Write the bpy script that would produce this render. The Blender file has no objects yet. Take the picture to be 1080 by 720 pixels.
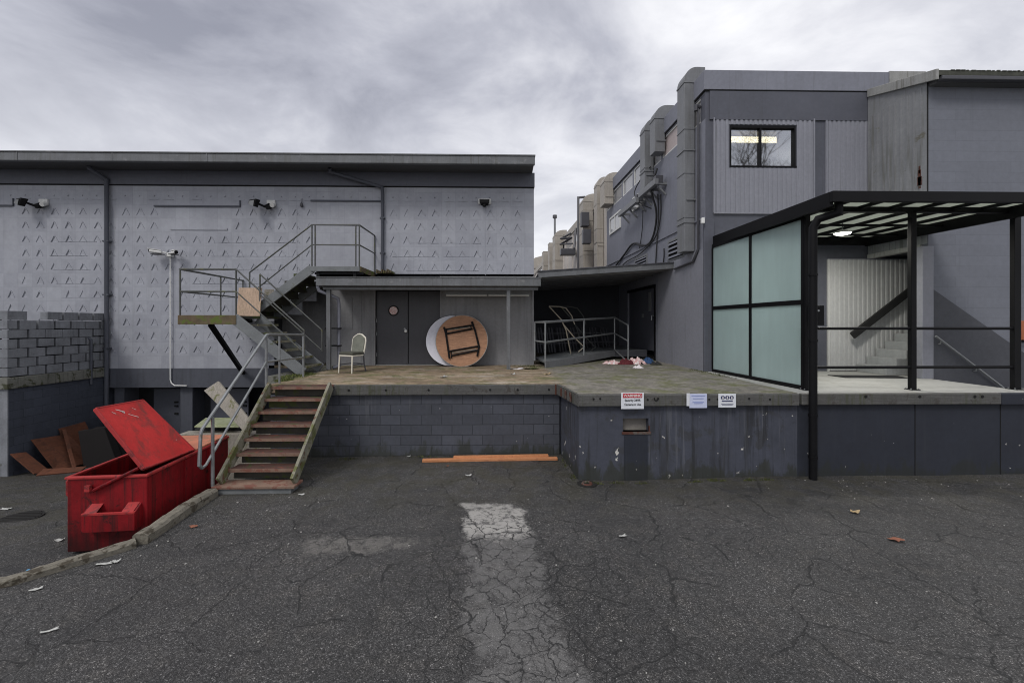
import bpy, bmesh, math, random
from mathutils import Vector, Matrix, noise as mnoise
random.seed(7)
sc = bpy.context.scene
COL = sc.collection
R = math.radians

# ------------------------------------------------------------------ camera frame and measuring helpers
E = 2.57            # eye height
D = 1.40            # dock floor height
YAW = R(1.2)
CS, SN = math.cos(YAW), math.sin(YAW)
def ray(px, py):
    u, v = (px-540)/450, (342-py)/450
    return Vector((u*CS+SN, -u*SN+CS, v))
def W(px, py, Y):           # point of the photo on the plane y = Y
    d = ray(px, py); t = Y/d.y
    return Vector((d.x*t, Y, E+d.z*t))
def WX(px, py, X):          # ... on the plane x = X
    d = ray(px, py); t = X/d.x
    return Vector((X, d.y*t, E+d.z*t))
def WZ(px, py, Z):          # ... on the plane z = Z
    d = ray(px, py); t = (Z-E)/d.z
    return Vector((d.x*t, d.y*t, Z))
def px_x(px, Y): return W(px, 342, Y).x

# ------------------------------------------------------------------ node helpers
class G:
    def __init__(s, tree):
        s.t = tree; s.n = tree.nodes; s.l = tree.links
    def new(s, typ, **kw):
        n = s.n.new(typ)
        for k, v in kw.items(): setattr(n, k, v)
        return n
    def put(s, sock, v):
        if v is None: return
        if isinstance(v, bpy.types.NodeSocket): s.l.new(v, sock)
        elif isinstance(v, (tuple, list)):
            if len(sock.default_value) == 4 and len(v) == 3: v = (*v, 1)
            sock.default_value = v
        else: sock.default_value = v
    def math(s, op, a, b=None, c=None, clamp=False):
        n = s.new('ShaderNodeMath', operation=op, use_clamp=clamp)
        s.put(n.inputs[0], a); s.put(n.inputs[1], b); s.put(n.inputs[2], c)
        return n.outputs[0]
    def vmath(s, op, a, b=None, scale=None):
        n = s.new('ShaderNodeVectorMath', operation=op)
        s.put(n.inputs[0], a); s.put(n.inputs[1], b)
        if scale is not None: s.put(n.inputs['Scale'], scale)
        return n.outputs[0]
    def pos(s):
        return s.new('ShaderNodeNewGeometry').outputs['Position']
    def mapping(s, v, scale=(1,1,1), loc=(0,0,0), rot=(0,0,0)):
        n = s.new('ShaderNodeMapping')
        s.put(n.inputs['Vector'], v); s.put(n.inputs['Scale'], scale); s.put(n.inputs['Location'], loc); s.put(n.inputs['Rotation'], rot)
        return n.outputs[0]
    def noise(s, v, scale, detail=4, rough=.55, dist=0, out='Fac'):
        n = s.new('ShaderNodeTexNoise')
        s.put(n.inputs['Vector'], v); s.put(n.inputs['Scale'], scale); s.put(n.inputs['Detail'], detail)
        s.put(n.inputs['Roughness'], rough); s.put(n.inputs['Distortion'], dist)
        return n.outputs[out]
    def vor(s, v, scale, feature='F1', dims='3D', out=None, rnd=1):
        n = s.new('ShaderNodeTexVoronoi', feature=feature, voronoi_dimensions=dims)
        s.put(n.inputs['Vector'], v); s.put(n.inputs['Scale'], scale); s.put(n.inputs['Randomness'], rnd)
        return n.outputs[out or 'Distance']
    def ramp(s, f, stops, interp='LINEAR'):
        n = s.new('ShaderNodeValToRGB'); cr = n.color_ramp; cr.interpolation = interp
        while len(cr.elements) < len(stops): cr.elements.new(.5)
        for e, (p, c) in zip(cr.elements, stops):
            e.position = p
            if not isinstance(c, (tuple, list)): c = (c, c, c)
            e.color = (*c, 1)
        s.put(n.inputs[0], f)
        return n.outputs[0]
    def step(s, f, a, b):   # smooth 0..1 between a and b
        n = s.new('ShaderNodeMapRange', interpolation_type='SMOOTHSTEP')
        s.put(n.inputs[0], f); s.put(n.inputs[1], a); s.put(n.inputs[2], b)
        return n.outputs[0]
    def mix(s, f, a, b, mode='MIX'):
        n = s.new('ShaderNodeMix', data_type='RGBA', blend_type=mode)
        s.put(n.inputs[0], f); s.put(n.inputs[6], a); s.put(n.inputs[7], b)
        return n.outputs[2]
    def bump(s, h, strength=.3, dist=.01, normal=None):
        n = s.new('ShaderNodeBump')
        s.put(n.inputs['Height'], h); s.put(n.inputs['Strength'], strength); s.put(n.inputs['Distance'], dist)
        if normal is not None: s.put(n.inputs['Normal'], normal)
        return n.outputs[0]
    def sep(s, v):
        n = s.new('ShaderNodeSeparateXYZ'); s.put(n.inputs[0], v); return n.outputs

MATS = {}
def new_mat(name):
    m = bpy.data.materials.new(name); m.use_nodes = True
    g = G(m.node_tree); b = g.n['Principled BSDF']
    MATS[name] = m
    return m, g, b
def M(name, col, rough=.7, var=.2, scale=2.5, bump=.15, bscale=80, bdist=.004, streak=0, streak_col=(.02,.02,.02),
      patch=None, patch_t=(.56,.64), patch_scale=4, flecks=None, fleck_t=.78, fleck_scale=22, metal=0, spec=.4, wood=None, extra=None):
    m, g, b = new_mat(name)
    p = g.pos()
    lo = tuple(c*(1-var) for c in col); hi = tuple(min(1, c*(1+var)) for c in col)
    n1 = g.noise(p, scale, 6, .6)
    c = g.ramp(n1, [(.3, lo), (.7, hi)])
    if wood:                                    # stretched grain along an axis
        gp = g.mapping(p, scale=wood)
        gr = g.noise(gp, 9, 5, .6, .3)
        c = g.mix(g.step(gr, .35, .7), c, tuple(x*.55 for x in col))
    f2 = g.noise(p, scale*9, 4, .65)
    c = g.mix(.35, c, g.ramp(f2, [(.3, tuple(x*.7 for x in col)), (.7, hi)]))
    if streak:
        sp = g.mapping(p, scale=(5, 5, .35))
        s1 = g.noise(sp, 1.6, 5, .6, .2)
        c = g.mix(g.math('MULTIPLY', g.step(s1, .5, .72), streak), c, streak_col)
    rr = g.math('ADD', rough-.06, g.math('MULTIPLY', n1, .12))
    if patch:
        q = g.noise(p, patch_scale, 7, .68, .4)
        pm = g.step(q, *patch_t)
        c = g.mix(pm, c, patch)
    if flecks:
        q2 = g.noise(p, fleck_scale, 3, .6)
        c = g.mix(g.step(q2, fleck_t-.02, fleck_t), c, flecks)
    g.put(b.inputs['Base Color'], c)
    g.put(b.inputs['Roughness'], rr)
    g.put(b.inputs['Metallic'], metal)
    g.put(b.inputs['Specular IOR Level'], spec)
    h = g.math('ADD', g.math('MULTIPLY', g.noise(p, bscale, 3, .6), .5), g.math('MULTIPLY', g.noise(p, bscale*.15, 3, .6), .9))
    if extra: h = extra(g, p, h)
    if bump: g.put(b.inputs['Normal'], g.bump(h, bump, bdist))
    return m

# ------------------------------------------------------------------ mesh helper
OFF = {}
class MB:
    def __init__(s, xf=None):
        s.v = []; s.f = []; s.xf = xf
    def add(s, vs, fs):
        o = len(s.v); s.v += [Vector(v) for v in vs]; s.f += [[i+o for i in f] for f in fs]; return s
    def box(s, x0, x1, y0, y1, z0, z1):
        if x0 > x1: x0, x1 = x1, x0
        if y0 > y1: y0, y1 = y1, y0
        if z0 > z1: z0, z1 = z1, z0
        return s.add([(x0,y0,z0),(x1,y0,z0),(x1,y1,z0),(x0,y1,z0),(x0,y0,z1),(x1,y0,z1),(x1,y1,z1),(x0,y1,z1)],
                     [(3,2,1,0),(4,5,6,7),(0,1,5,4),(1,2,6,5),(2,3,7,6),(3,0,4,7)])
    def hexa(s, a, b):      # two quads (lists of four points) joined
        return s.add(list(a)+list(b), [(3,2,1,0),(4,5,6,7),(0,1,5,4),(1,2,6,5),(2,3,7,6),(3,0,4,7)])
    def beam(s, p, q, w, h, up=(0,0,1)):
        p, q = Vector(p), Vector(q); d = (q-p).normalized(); up = Vector(up)
        sd = d.cross(up)
        if sd.length < 1e-4: sd = d.cross(Vector((0,1,0)))
        sd.normalize(); u = sd.cross(d).normalized()
        a = sd*w/2; b = u*h/2
        return s.hexa([p-a-b, p+a-b, p+a+b, p-a+b][::-1], [q-a-b, q+a-b, q+a+b, q-a+b][::-1])
    def quad(s, *pts):
        return s.add(pts, [tuple(range(len(pts)))])
    def prism(s, pts, vec):
        pts = [Vector(p) for p in pts]; n = len(pts); vec = Vector(vec)
        fs = [tuple(range(n))[::-1], tuple(range(n, 2*n))]
        for i in range(n): fs.append((i, (i+1) % n, n+(i+1) % n, n+i))
        return s.add(pts+[p+vec for p in pts], fs)
    def tube(s, pts, r, n=8, closed=False):
        pts = [Vector(p) for p in pts]; m = len(pts)
        rings = []; ref = None
        for i, p in enumerate(pts):
            if closed: t = (pts[(i+1) % m]-pts[i-1])
            elif i == 0: t = pts[1]-p
            elif i == m-1: t = p-pts[i-1]
            else: t = (pts[i+1]-p).normalized()+(p-pts[i-1]).normalized()
            t.normalize()
            if ref is None:
                ref = t.cross(Vector((0,0,1)))
                if ref.length < .05: ref = t.cross(Vector((0,1,0)))
            a = (ref-t*ref.dot(t)).normalized(); ref = a; b = t.cross(a)
            k = 1.0
            if 0 < i < m-1 and not closed:
                c = (pts[i+1]-p).normalized().dot(t); k = min(1.35, 1/max(c, .4))
            rr = r[i] if isinstance(r, (list, tuple)) else r
            rings.append([p+(a*math.cos(2*math.pi*j/n)+b*math.sin(2*math.pi*j/n))*rr*k for j in range(n)])
        o = len(s.v)
        for rg in rings: s.v += rg
        mm = m if closed else m-1
        for i in range(mm):
            i2 = (i+1) % m
            for j in range(n):
                s.f.append([o+i*n+j, o+i*n+(j+1) % n, o+i2*n+(j+1) % n, o+i2*n+j])
        if not closed:
            s.f.append([o+j for j in range(n)][::-1]); s.f.append([o+(m-1)*n+j for j in range(n)])
        return s
    def cyl(s, p, q, r, n=16): return s.tube([p, q], r, n)
    def build(s, name, mat, parent=None, smooth=False, bevel=0, seg=2):
        off = OFF[parent.name] if parent is not None else Vector((0,0,0))
        me = bpy.data.meshes.new(name)
        vs = [(s.xf @ v if s.xf else v)-off for v in s.v]
        me.from_pydata([tuple(v) for v in vs], [], s.f)
        bm = bmesh.new(); bm.from_mesh(me); bmesh.ops.recalc_face_normals(bm, faces=bm.faces); bm.to_mesh(me); bm.free()
        me.materials.append(MATS[mat] if isinstance(mat, str) else mat)
        if smooth:
            for p in me.polygons: p.use_smooth = True
        o = bpy.data.objects.new(name, me); COL.objects.link(o)
        if parent is not None: o.parent = parent
        OFF[o.name] = off
        if bevel:
            b = o.modifiers.new('bevel', 'BEVEL'); b.width = bevel; b.segments = seg; b.limit_method = 'ANGLE'; b.angle_limit = R(40)
        if smooth:
            e = o.modifiers.new('split', 'EDGE_SPLIT'); e.split_angle = R(42)
        return o
def build_split(mb, name, mat, parent, **kw):       # every separate piece becomes a part of its own
    par = list(range(len(mb.v)))
    def find(i):
        while par[i] != i: par[i] = par[par[i]]; i = par[i]
        return i
    for f in mb.f:
        for i in f[1:]: par[find(i)] = find(f[0])
    groups = {}
    for f in mb.f: groups.setdefault(find(f[0]), []).append(f)
    last = None
    for fs in groups.values():
        ids = sorted({i for f in fs for i in f}); re_ = {o: n for n, o in enumerate(ids)}
        q = MB(mb.xf); q.v = [mb.v[i] for i in ids]; q.f = [[re_[i] for i in f] for f in fs]
        last = q.build(name, mat, parent, **kw)
    return last
def tag(o, label=None, cat=None, group=None, kind=None):
    if label: o['label'] = label
    if cat: o['category'] = cat
    if group: o['group'] = group
    if kind: o['kind'] = kind
    return o
def thing(name, label, cat, loc, group=None):
    o = bpy.data.objects.new(name, None); COL.objects.link(o); o.empty_display_size = .1
    o.location = loc; OFF[o.name] = Vector(loc)
    return tag(o, label, cat, group)
def text(body, size, loc, mat, parent, name='lettering', bold=0, sx=1):
    cu = bpy.data.curves.new(name, 'FONT'); cu.body = body; cu.size = size; cu.align_x = 'CENTER'; cu.align_y = 'CENTER'; cu.offset = bold
    ob = bpy.data.objects.new('tmp', cu); COL.objects.link(ob)
    dg = bpy.context.evaluated_depsgraph_get()
    me = bpy.data.meshes.new_from_object(ob.evaluated_get(dg))
    bpy.data.objects.remove(ob)
    me.transform(Matrix.Translation(Vector(loc)-OFF[parent.name]) @ Matrix.Rotation(math.pi/2, 4, 'X') @ Matrix.Diagonal((sx,1,1,1)))
    me.materials.clear(); me.materials.append(MATS[mat])
    o = bpy.data.objects.new(name, me); COL.objects.link(o); o.parent = parent; OFF[o.name] = OFF[parent.name]
    return o
def smooth01(x, a, b):
    t = max(0, min(1, (x-a)/(b-a))); return t*t*(3-2*t)

# ------------------------------------------------------------------ materials
M('frieze_paint', (.105,.11,.135), .6, .10, .7, .15, 60)
M('slab_paint', (.075,.08,.098), .7, .15, 1.2, .25, 60, streak=.25)
M('porch_paint', (.225,.225,.232), .75, .14, 1.5, .5, 45, .006, streak=.3, streak_col=(.10,.10,.105))
M('door_paint', (.058,.058,.066), .5, .12, 2, .1, 60, streak=.2, streak_col=(.09,.09,.09))
M('dark_wall', (.045,.047,.055), .85, .2, 1.5, .3, 50)
M('lower_door_paint', (.085,.09,.11), .6, .1, 2, .1, 60)
M('gutter_metal', (.135,.14,.148), .5, .25, 3, .15, 60, streak=.4, streak_col=(.09,.09,.085), patch=(.21,.21,.215), patch_t=(.58,.7), patch_scale=5)
M('soffit_pale', (.26,.26,.26), .8, .1, 2, .1)
M('soffit', (.10,.10,.105), .8, .1, 2, .1)
M('wall_grey', (.205,.212,.25), .68, .12, 1.2, .3, 60, streak=.22, streak_col=(.15,.155,.175))
M('wall_dark_grey', (.092,.096,.118), .7, .14, 1.1, .25, 60, streak=.28, streak_col=(.085,.085,.095))
M('siding_grey', (.245,.25,.285), .6, .08, 1.3, .1, 60, streak=.2, streak_col=(.17,.175,.2))
M('siding_worn', (.24,.245,.255), .7, .16, 1.4, .2, 60, streak=.75, streak_col=(.13,.13,.12), patch=(.14,.13,.105), patch_t=(.6,.7), patch_scale=3)
M('tower_paint', (.165,.175,.205), .65, .08, 1, .3, 50, streak=.14, streak_col=(.155,.165,.195))
M('dado_paint', (.07,.073,.085), .65, .16, 1.4, .3, 50)
M('rake_board', (.30,.30,.29), .75, .25, 4, .3, 60, streak=.5, streak_col=(.17,.16,.14))
M('beige_wall', (.55,.51,.47), .75, .12, 1.2, .2, 60, streak=.3, streak_col=(.36,.31,.26))
M('beige_metal', (.36,.33,.29), .6, .16, 2, .15, 60, streak=.4, streak_col=(.26,.22,.17))
M('duct_metal', (.18,.185,.195), .5, .15, 2, .15, 60, streak=.35, streak_col=(.12,.12,.115))
M('duct_dark', (.07,.07,.08), .5, .15, 2, .15)
M('black_metal', (.006,.006,.007), .55, .3, 4, .05, 60, spec=.16)
M('black_rubber', (.02,.02,.02), .8, .3, 5, .2)
M('cable_black', (.02,.02,.022), .6)
M('rail_dark', (.075,.078,.075), .5, .3, 5, .2, 60, patch=(.11,.11,.05), patch_t=(.54,.66), patch_scale=6)
M('rail_galv', (.24,.25,.255), .42, .25, 6, .15, 60, metal=.35, patch=(.17,.13,.09), patch_t=(.62,.7), patch_scale=6)
M('steel_grey', (.16,.17,.175), .55, .25, 4, .2, 60, patch=(.08,.09,.05), patch_t=(.58,.7), patch_scale=5)
M('mossy_steel', (.11,.085,.05), .85, .5, 6, .6, 40, .01, patch=(.10,.125,.025), patch_t=(.5,.56), patch_scale=5, streak=.5, streak_col=(.10,.06,.035))
M('moss_tread', (.055,.052,.042), .85, .35, 5, .5, 40, .01, patch=(.06,.075,.022), patch_t=(.5,.6), patch_scale=4)
M('rust_tread', (.075,.036,.028), .75, .35, 4, .5, 60, .006, flecks=(.05,.06,.02), fleck_t=.60, fleck_scale=7, patch=(.15,.05,.032), patch_t=(.52,.62), patch_scale=5)
M('rust_nosing', (.20,.13,.095), .75, .3, 6, .5, 60, .006, patch=(.17,.07,.05), patch_t=(.5,.6), patch_scale=7)
M('stringer_old', (.20,.19,.145), .75, .35, 4, .4, 60, .006, flecks=(.10,.05,.03), fleck_t=.64, fleck_scale=9, patch=(.10,.105,.035), patch_t=(.48,.6), patch_scale=5)
M('dock_block', (.064,.069,.085), .7, .2, 1.6, .3, 60, streak=.3, streak_col=(.05,.052,.058), flecks=(.3,.3,.3), fleck_t=.735, fleck_scale=10)
M('dock_face', (.056,.061,.081), .65, .25, 1.4, .45, 40, .008, streak=.85, streak_col=(.028,.029,.032), patch=(.045,.047,.055), patch_t=(.56,.62), patch_scale=2.2, flecks=(.55,.54,.5), fleck_t=.705, fleck_scale=7)
M('dock_end', (.022,.0255,.037), .65, .2, 1.2, .3, 50, streak=.25, streak_col=(.035,.037,.044), flecks=(.55,.54,.5), fleck_t=.745, fleck_scale=9)
M('timber_grey', (.10,.098,.094), .8, .3, 3, .6, 50, .008, wood=(.3,6,6), patch=(.06,.055,.05), patch_t=(.55,.62), patch_scale=6)
M('timber_kerb', (.17,.155,.125), .85, .35, 5, 1, 30, .015, wood=(5,.4,5), patch=(.06,.05,.035), patch_t=(.53,.6), patch_scale=8)
M('concrete_light', (.36,.36,.34), .75, .15, 1.5, .3, 60, patch=(.28,.275,.255), patch_t=(.52,.66), patch_scale=2)
M('concrete_step', (.40,.41,.41), .75, .12, 2, .3, 60, streak=.3, streak_col=(.25,.25,.25))
M('block_paint', (.185,.193,.21), .8, .38, 2.6, .5, 45, .006, patch=(.07,.075,.06), patch_t=(.6,.7), patch_scale=3, streak=.5, streak_col=(.10,.105,.115))
M('mortar_gap', (.012,.012,.012), 1)
M('slab_moss', (.16,.16,.14), .9, .35, 3, .6, 40, .01, streak=.85, streak_col=(.022,.024,.015), patch=(.05,.052,.03), patch_t=(.52,.6), patch_scale=4)
M('lower_wall_paint', (.058,.066,.088), .75, .2, 1.3, .3, 50, streak=.2)
M('red_paint', (.215,.008,.012), .5, .28, 2.2, .35, 12, .02, streak=.8, streak_col=(.06,.010,.010), patch=(.045,.012,.012), patch_t=(.57,.68), patch_scale=5, spec=.22)
M('red_lid', (.52,.036,.034), .55, .18, 2.2, .35, 12, .02, patch=(.22,.045,.04), patch_t=(.50,.68), patch_scale=2.6, spec=.25, flecks=(.6,.5,.48), fleck_t=.76, fleck_scale=14)
M('red_edge', (.36,.035,.035), .5, .25, 4, .2, 50, patch=(.16,.03,.03), patch_t=(.52,.62), patch_scale=7, spec=.25)
M('red_faded', (.46,.17,.10), .7, .2, 3, .2, 50, patch=(.30,.15,.09), patch_t=(.5,.6), patch_scale=4)
M('scratch_white', (.6,.55,.52), .6)
M('bin_inside', (.012,.010,.010), .9)
M('plywood', (.40,.215,.125), .7, .2, 3, .3, 60, wood=(.6,8,5), patch=(.25,.12,.07), patch_t=(.6,.75), patch_scale=3)
M('plywood_pale', (.50,.36,.26), .75, .2, 3, .3, 60, wood=(5,5,.6), patch=(.30,.24,.14), patch_t=(.55,.7), patch_scale=4)
M('plywood_dark', (.13,.045,.022), .7, .3, 3, .3, 60, wood=(.7,.7,6), patch=(.08,.03,.016), patch_t=(.5,.62), patch_scale=5)
M('orange_plank', (.55,.235,.105), .65, .25, 4, .3, 60, wood=(.5,6,6), patch=(.36,.14,.07), patch_t=(.55,.68), patch_scale=4)
M('board_grey', (.30,.275,.235), .8, .25, 3, .5, 60, wood=(6,6,.8), patch=(.13,.13,.06), patch_t=(.56,.66), patch_scale=4)
M('sheet_green', (.30,.32,.20), .8, .25, 3, .4, 60, patch=(.18,.21,.08), patch_t=(.5,.64), patch_scale=4)
M('table_white', (.66,.66,.72), .4, .06, 2, .05)
M('table_edge', (.02,.02,.022), .6)
M('chair_frame', (.72,.68,.58), .35, .08, 5, .05)
M('chair_fabric', (.17,.175,.145), .9, .2, 6, .3, 120)
M('chair_seat', (.07,.07,.055), .9, .2, 6, .3, 120)
M('white_plastic', (.75,.75,.73), .4, .05, 4, .03)
M('white_dirty', (.62,.62,.60), .55, .12, 6, .1)
M('sign_white', (.72,.74,.78), .45, .05, 3, .03)
M('sign_blue_white', (.56,.60,.78), .45, .05, 3, .03)
M('sign_red', (.50,.03,.045), .45)
M('ink_black', (.008,.008,.008), .5)
M('ink_blue', (.03,.035,.10), .5)
M('ink_pale_blue', (.25,.30,.55), .5)
M('sticker_pink', (.55,.36,.34), .5, .2, 25, .02, patch=(.65,.55,.53), patch_t=(.48,.56), patch_scale=12)
M('tube_light_off', (.50,.51,.50), .4, .05)
M('mat_black', (.015,.015,.016), .95)
M('iron_cover', (.014,.013,.012), .65, .3, 8, .5, 40)
M('rust_metal', (.085,.032,.022), .85, .3, 6, .5, 50, patch=(.10,.09,.08), patch_t=(.5,.6), patch_scale=6)
M('bare_concrete', (.20,.185,.165), .85, .25, 5, .6, 40, .01)
M('cloth_pink', (.62,.38,.37), .95, .3, 14, .3, 90, patch=(.75,.72,.7), patch_t=(.5,.56), patch_scale=14)
M('cloth_red', (.10,.018,.022), .95, .25, 8, .3, 90)
M('cloth_white', (.70,.66,.66), .95, .15, 9, .3, 90)
M('cloth_blue', (.03,.07,.16), .95, .25, 9, .3, 90)
M('paper_white', (.42,.42,.40), .8, .3, 25, .1)
M('paper_blue', (.12,.36,.62), .7, .06, 20, .1)
M('leaf_brown', (.22,.085,.05), .7, .3, 30, .3, 60)
M('leaf_tan', (.36,.27,.15), .75, .3, 30, .3, 60)
M('old_frame_tube', (.26,.23,.18), .5, .2, 6, .1)
M('orange_plastic', (.36,.12,.05), .55, .15, 4, .1)
M('roof_shingle', (.06,.062,.05), .95, .4, 8, .8, 30, .02)
M('blind_pink', (.50,.43,.42), .4, .1, 3, .05)
M('bark', (.07,.06,.05), .9, .3, 6, .5)
M('needle', (.035,.05,.03), .9, .4, 2, .2)
M('room_wall', (.20,.19,.17), .8, .1)

def leaf_mat(name, c1, c2):
    m, g, b = new_mat(name)
    n = g.noise(g.pos(), 18, 3)
    g.put(b.inputs['Base Color'], g.ramp(n, [(.35, c1), (.65, c2)])); g.put(b.inputs['Roughness'], .8)
leaf_mat('grass_blade', (.05,.075,.015), (.14,.15,.04))
leaf_mat('moss', (.035,.045,.012), (.085,.095,.025))

def emit(name, col, st):
    m, g, b = new_mat(name)
    g.put(b.inputs['Base Color'], (.8,.8,.8)); g.put(b.inputs['Emission Color'], col); g.put(b.inputs['Emission Strength'], st)
emit('lamp_glow', (1,.98,.9), 9)
emit('tube_glow', (1,.9,.72), 8)

def glassy(name, tint, mixf, rough=.03):
    m, g, b = new_mat(name)
    g.n.remove(b)
    out = g.n['Material Output']
    tr = g.new('ShaderNodeBsdfTransparent'); g.put(tr.inputs[0], tint)
    gl = g.new('ShaderNodeBsdfGlossy'); g.put(gl.inputs['Roughness'], rough); g.put(gl.inputs['Color'], (.9,.92,.95))
    lw = g.new('ShaderNodeFresnel'); g.put(lw.inputs['IOR'], 1.5)
    f = g.math('ADD', g.math('MULTIPLY', lw.outputs[0], 1.0), mixf, clamp=True)
    mx = g.new('ShaderNodeMixShader'); g.put(mx.inputs[0], f); g.l.new(tr.outputs[0], mx.inputs[1]); g.l.new(gl.outputs[0], mx.inputs[2])
    g.l.new(mx.outputs[0], out.inputs[0])
glassy('window_glass', (.6,.6,.55), .48)
def mirror_glass():
    m, g, b = new_mat('clerestory_glass')
    g.put(b.inputs['Base Color'], (.30,.30,.31)); g.put(b.inputs['Roughness'], .08); g.put(b.inputs['Specular IOR Level'], .9)
mirror_glass()
def frosted(name, dcol, tcol, ft, gl=.08):
    m, g, b = new_mat(name)
    g.n.remove(b); out = g.n['Material Output']
    p = g.pos()
    n = g.noise(p, 1.1, 5, .6)
    st = g.noise(g.mapping(p, scale=(4,4,.4)), 2, 4, .6)
    v = g.math('ADD', .60, g.math('MULTIPLY', n, .42)); v = g.math('ADD', v, g.math('MULTIPLY', st, .34))
    dc = g.mix(1, dcol, v, 'MULTIPLY')
    di = g.new('ShaderNodeBsdfDiffuse'); g.put(di.inputs[0], dc)
    tl = g.new('ShaderNodeBsdfTranslucent'); g.put(tl.inputs[0], tcol)
    mx = g.new('ShaderNodeMixShader'); g.put(mx.inputs[0], ft); g.l.new(di.outputs[0], mx.inputs[1]); g.l.new(tl.outputs[0], mx.inputs[2])
    go = g.new('ShaderNodeBsdfGlossy'); g.put(go.inputs['Roughness'], .25)
    m2 = g.new('ShaderNodeMixShader'); g.put(m2.inputs[0], gl); g.l.new(mx.outputs[0], m2.inputs[1]); g.l.new(go.outputs[0], m2.inputs[2])
    g.l.new(m2.outputs[0], out.inputs[0])
frosted('frosted_glass', (.455,.56,.557), (.66,.77,.765), .46, .11)
frosted('roof_sheet', (.60,.62,.56), (.72,.75,.68), .6, .05)

def asphalt(name='asphalt'):
    m, g, b = new_mat(name)
    p = g.pos(); x, y, z = g.sep(p)
    flat = g.new('ShaderNodeCombineXYZ'); g.put(flat.inputs[0], x); g.put(flat.inputs[1], y); P = flat.outputs[0]
    big = g.noise(P, .55, 5, .6, .3)
    mid = g.noise(P, 3.5, 5, .65)
    base = g.ramp(big, [(.3, (.031,.0303,.0303)), (.7, (.064,.0617,.060))])
    base = g.mix(g.math('MULTIPLY', g.step(mid, .45, .72), .45), base, (.080,.074,.067))
    # aggregate
    vc = g.vor(P, 114, 'F1', '2D', 'Color'); r, gg, bb = g.sep(vc)
    vc2 = g.vor(P, 260, 'F1', '2D', 'Color'); r2, _, _ = g.sep(vc2)
    sp = g.ramp(r, [(0, .36), (.5, .78), (.8, 1.25), (.93, 1.9), (.98, 3.0), (1, 4.4)])
    sp2 = g.ramp(r2, [(0, .55), (.6, .95), (.9, 1.5), (1, 2.6)])
    mot = g.ramp(g.noise(P, 30, 4, .75), [(.34, .62), (.5, 1.0), (.66, 1.5)])
    base = g.mix(.85, base, mot, 'MULTIPLY')
    col = g.mix(1, base, sp, 'MULTIPLY'); col = g.mix(1, col, sp2, 'MULTIPLY')
    # worn pale band (its own outline on the ground)
    dx = g.math('SUBTRACT', x, g.math('MULTIPLY_ADD', y, -.105, .47))
    wob = g.math('ADD', g.math('MULTIPLY', g.math('SUBTRACT', g.noise(P, 2.1, 4, .6), .5), .55), g.math('MULTIPLY', g.math('SUBTRACT', g.noise(P, 11, 5, .7), .5), .28))
    inn = g.math('SUBTRACT', .42, g.math('ADD', g.math('ABSOLUTE', dx), wob))
    yw = g.math('ADD', y, g.math('MULTIPLY', wob, 1.35))
    m_y = g.math('MULTIPLY', g.step(yw, 6.18, 6.02), g.step(yw, -1.5, 0.5))
    band = g.math('MULTIPLY', g.step(inn, -.03, .09), m_y)
    brok = g.step(g.noise(P, 7, 6, .8), .40, .52)
    top = g.math('MULTIPLY', band, g.math('MULTIPLY', g.step(yw, 4.95, 5.3), brok))
    col = g.mix(g.math('MULTIPLY', g.math('MULTIPLY', band, g.step(g.noise(P, 6, 6, .78), .30, .58)), .55), col, (.185,.180,.175))
    col = g.mix(g.math('MULTIPLY', top, .85), col, (.40,.385,.36))
    # second faint worn spot
    ex = g.math('MULTIPLY', g.math('SUBTRACT', x, -1.75), 1.1); ey = g.math('MULTIPLY', g.math('SUBTRACT', y, 5.0), 3.6)
    rr = g.math('SQRT', g.math('ADD', g.math('MULTIPLY', ex, ex), g.math('MULTIPLY', ey, ey)))
    spot = g.math('MULTIPLY', g.step(g.math('ADD', rr, g.math('MULTIPLY', wob, 3.2)), .9, .5), g.step(g.noise(P, 8, 6, .75), .36, .56))
    col = g.mix(g.math('MULTIPLY', spot, .5), col, (.21,.197,.18))
    # cracks
    warp = g.vmath('ADD', P, g.vmath('SCALE', g.vmath('SUBTRACT', g.noise(P, 3, 4, .6, 0, 'Color'), (.5,.5,.5)), None, .32))
    warp2 = g.vmath('ADD', warp, g.vmath('SCALE', g.vmath('SUBTRACT', g.noise(P, 16, 3, .6, 0, 'Color'), (.5,.5,.5)), None, .05))
    e1 = g.vor(warp2, 1.15, 'DISTANCE_TO_EDGE', '2D')
    e2 = g.vor(warp2, 5.4, 'DISTANCE_TO_EDGE', '2D')
    e3 = g.vor(warp2, 11, 'DISTANCE_TO_EDGE', '2D')
    wv = g.noise(P, 1.3, 3, .6)
    zone = g.math('MULTIPLY', g.step(g.math('ABSOLUTE', g.math('SUBTRACT', x, .35)), 2.3, .5), g.step(y, 6.3, 5.3))
    zone2 = g.math('MULTIPLY', g.step(g.noise(P, .45, 3, .5), .43, .54), g.step(y, 7.2, 5.0))
    c1 = g.math('MULTIPLY', g.step(e1, .018, .005), g.step(wv, .42, .52))
    brk2 = g.step(g.noise(P, 2.6, 4, .65), .33, .46)
    c2 = g.math('MULTIPLY', g.math('MULTIPLY', g.step(e2, .040, .010), brk2), g.math('MAXIMUM', g.math('MULTIPLY', zone2, .8), zone))
    c3 = g.math('MULTIPLY', g.step(e3, .05, .012), g.math('MULTIPLY', g.step(g.math('ABSOLUTE', g.math('SUBTRACT', x, .7)), 1.0, .3), g.step(y, 5.2, 4.2)))
    crack = g.math('MAXIMUM', g.math('MAXIMUM', c1, c2), g.math('MULTIPLY', c3, .7))
    col = g.mix(g.math('MULTIPLY', crack, .88), col, (.010,.010,.010))
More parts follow.
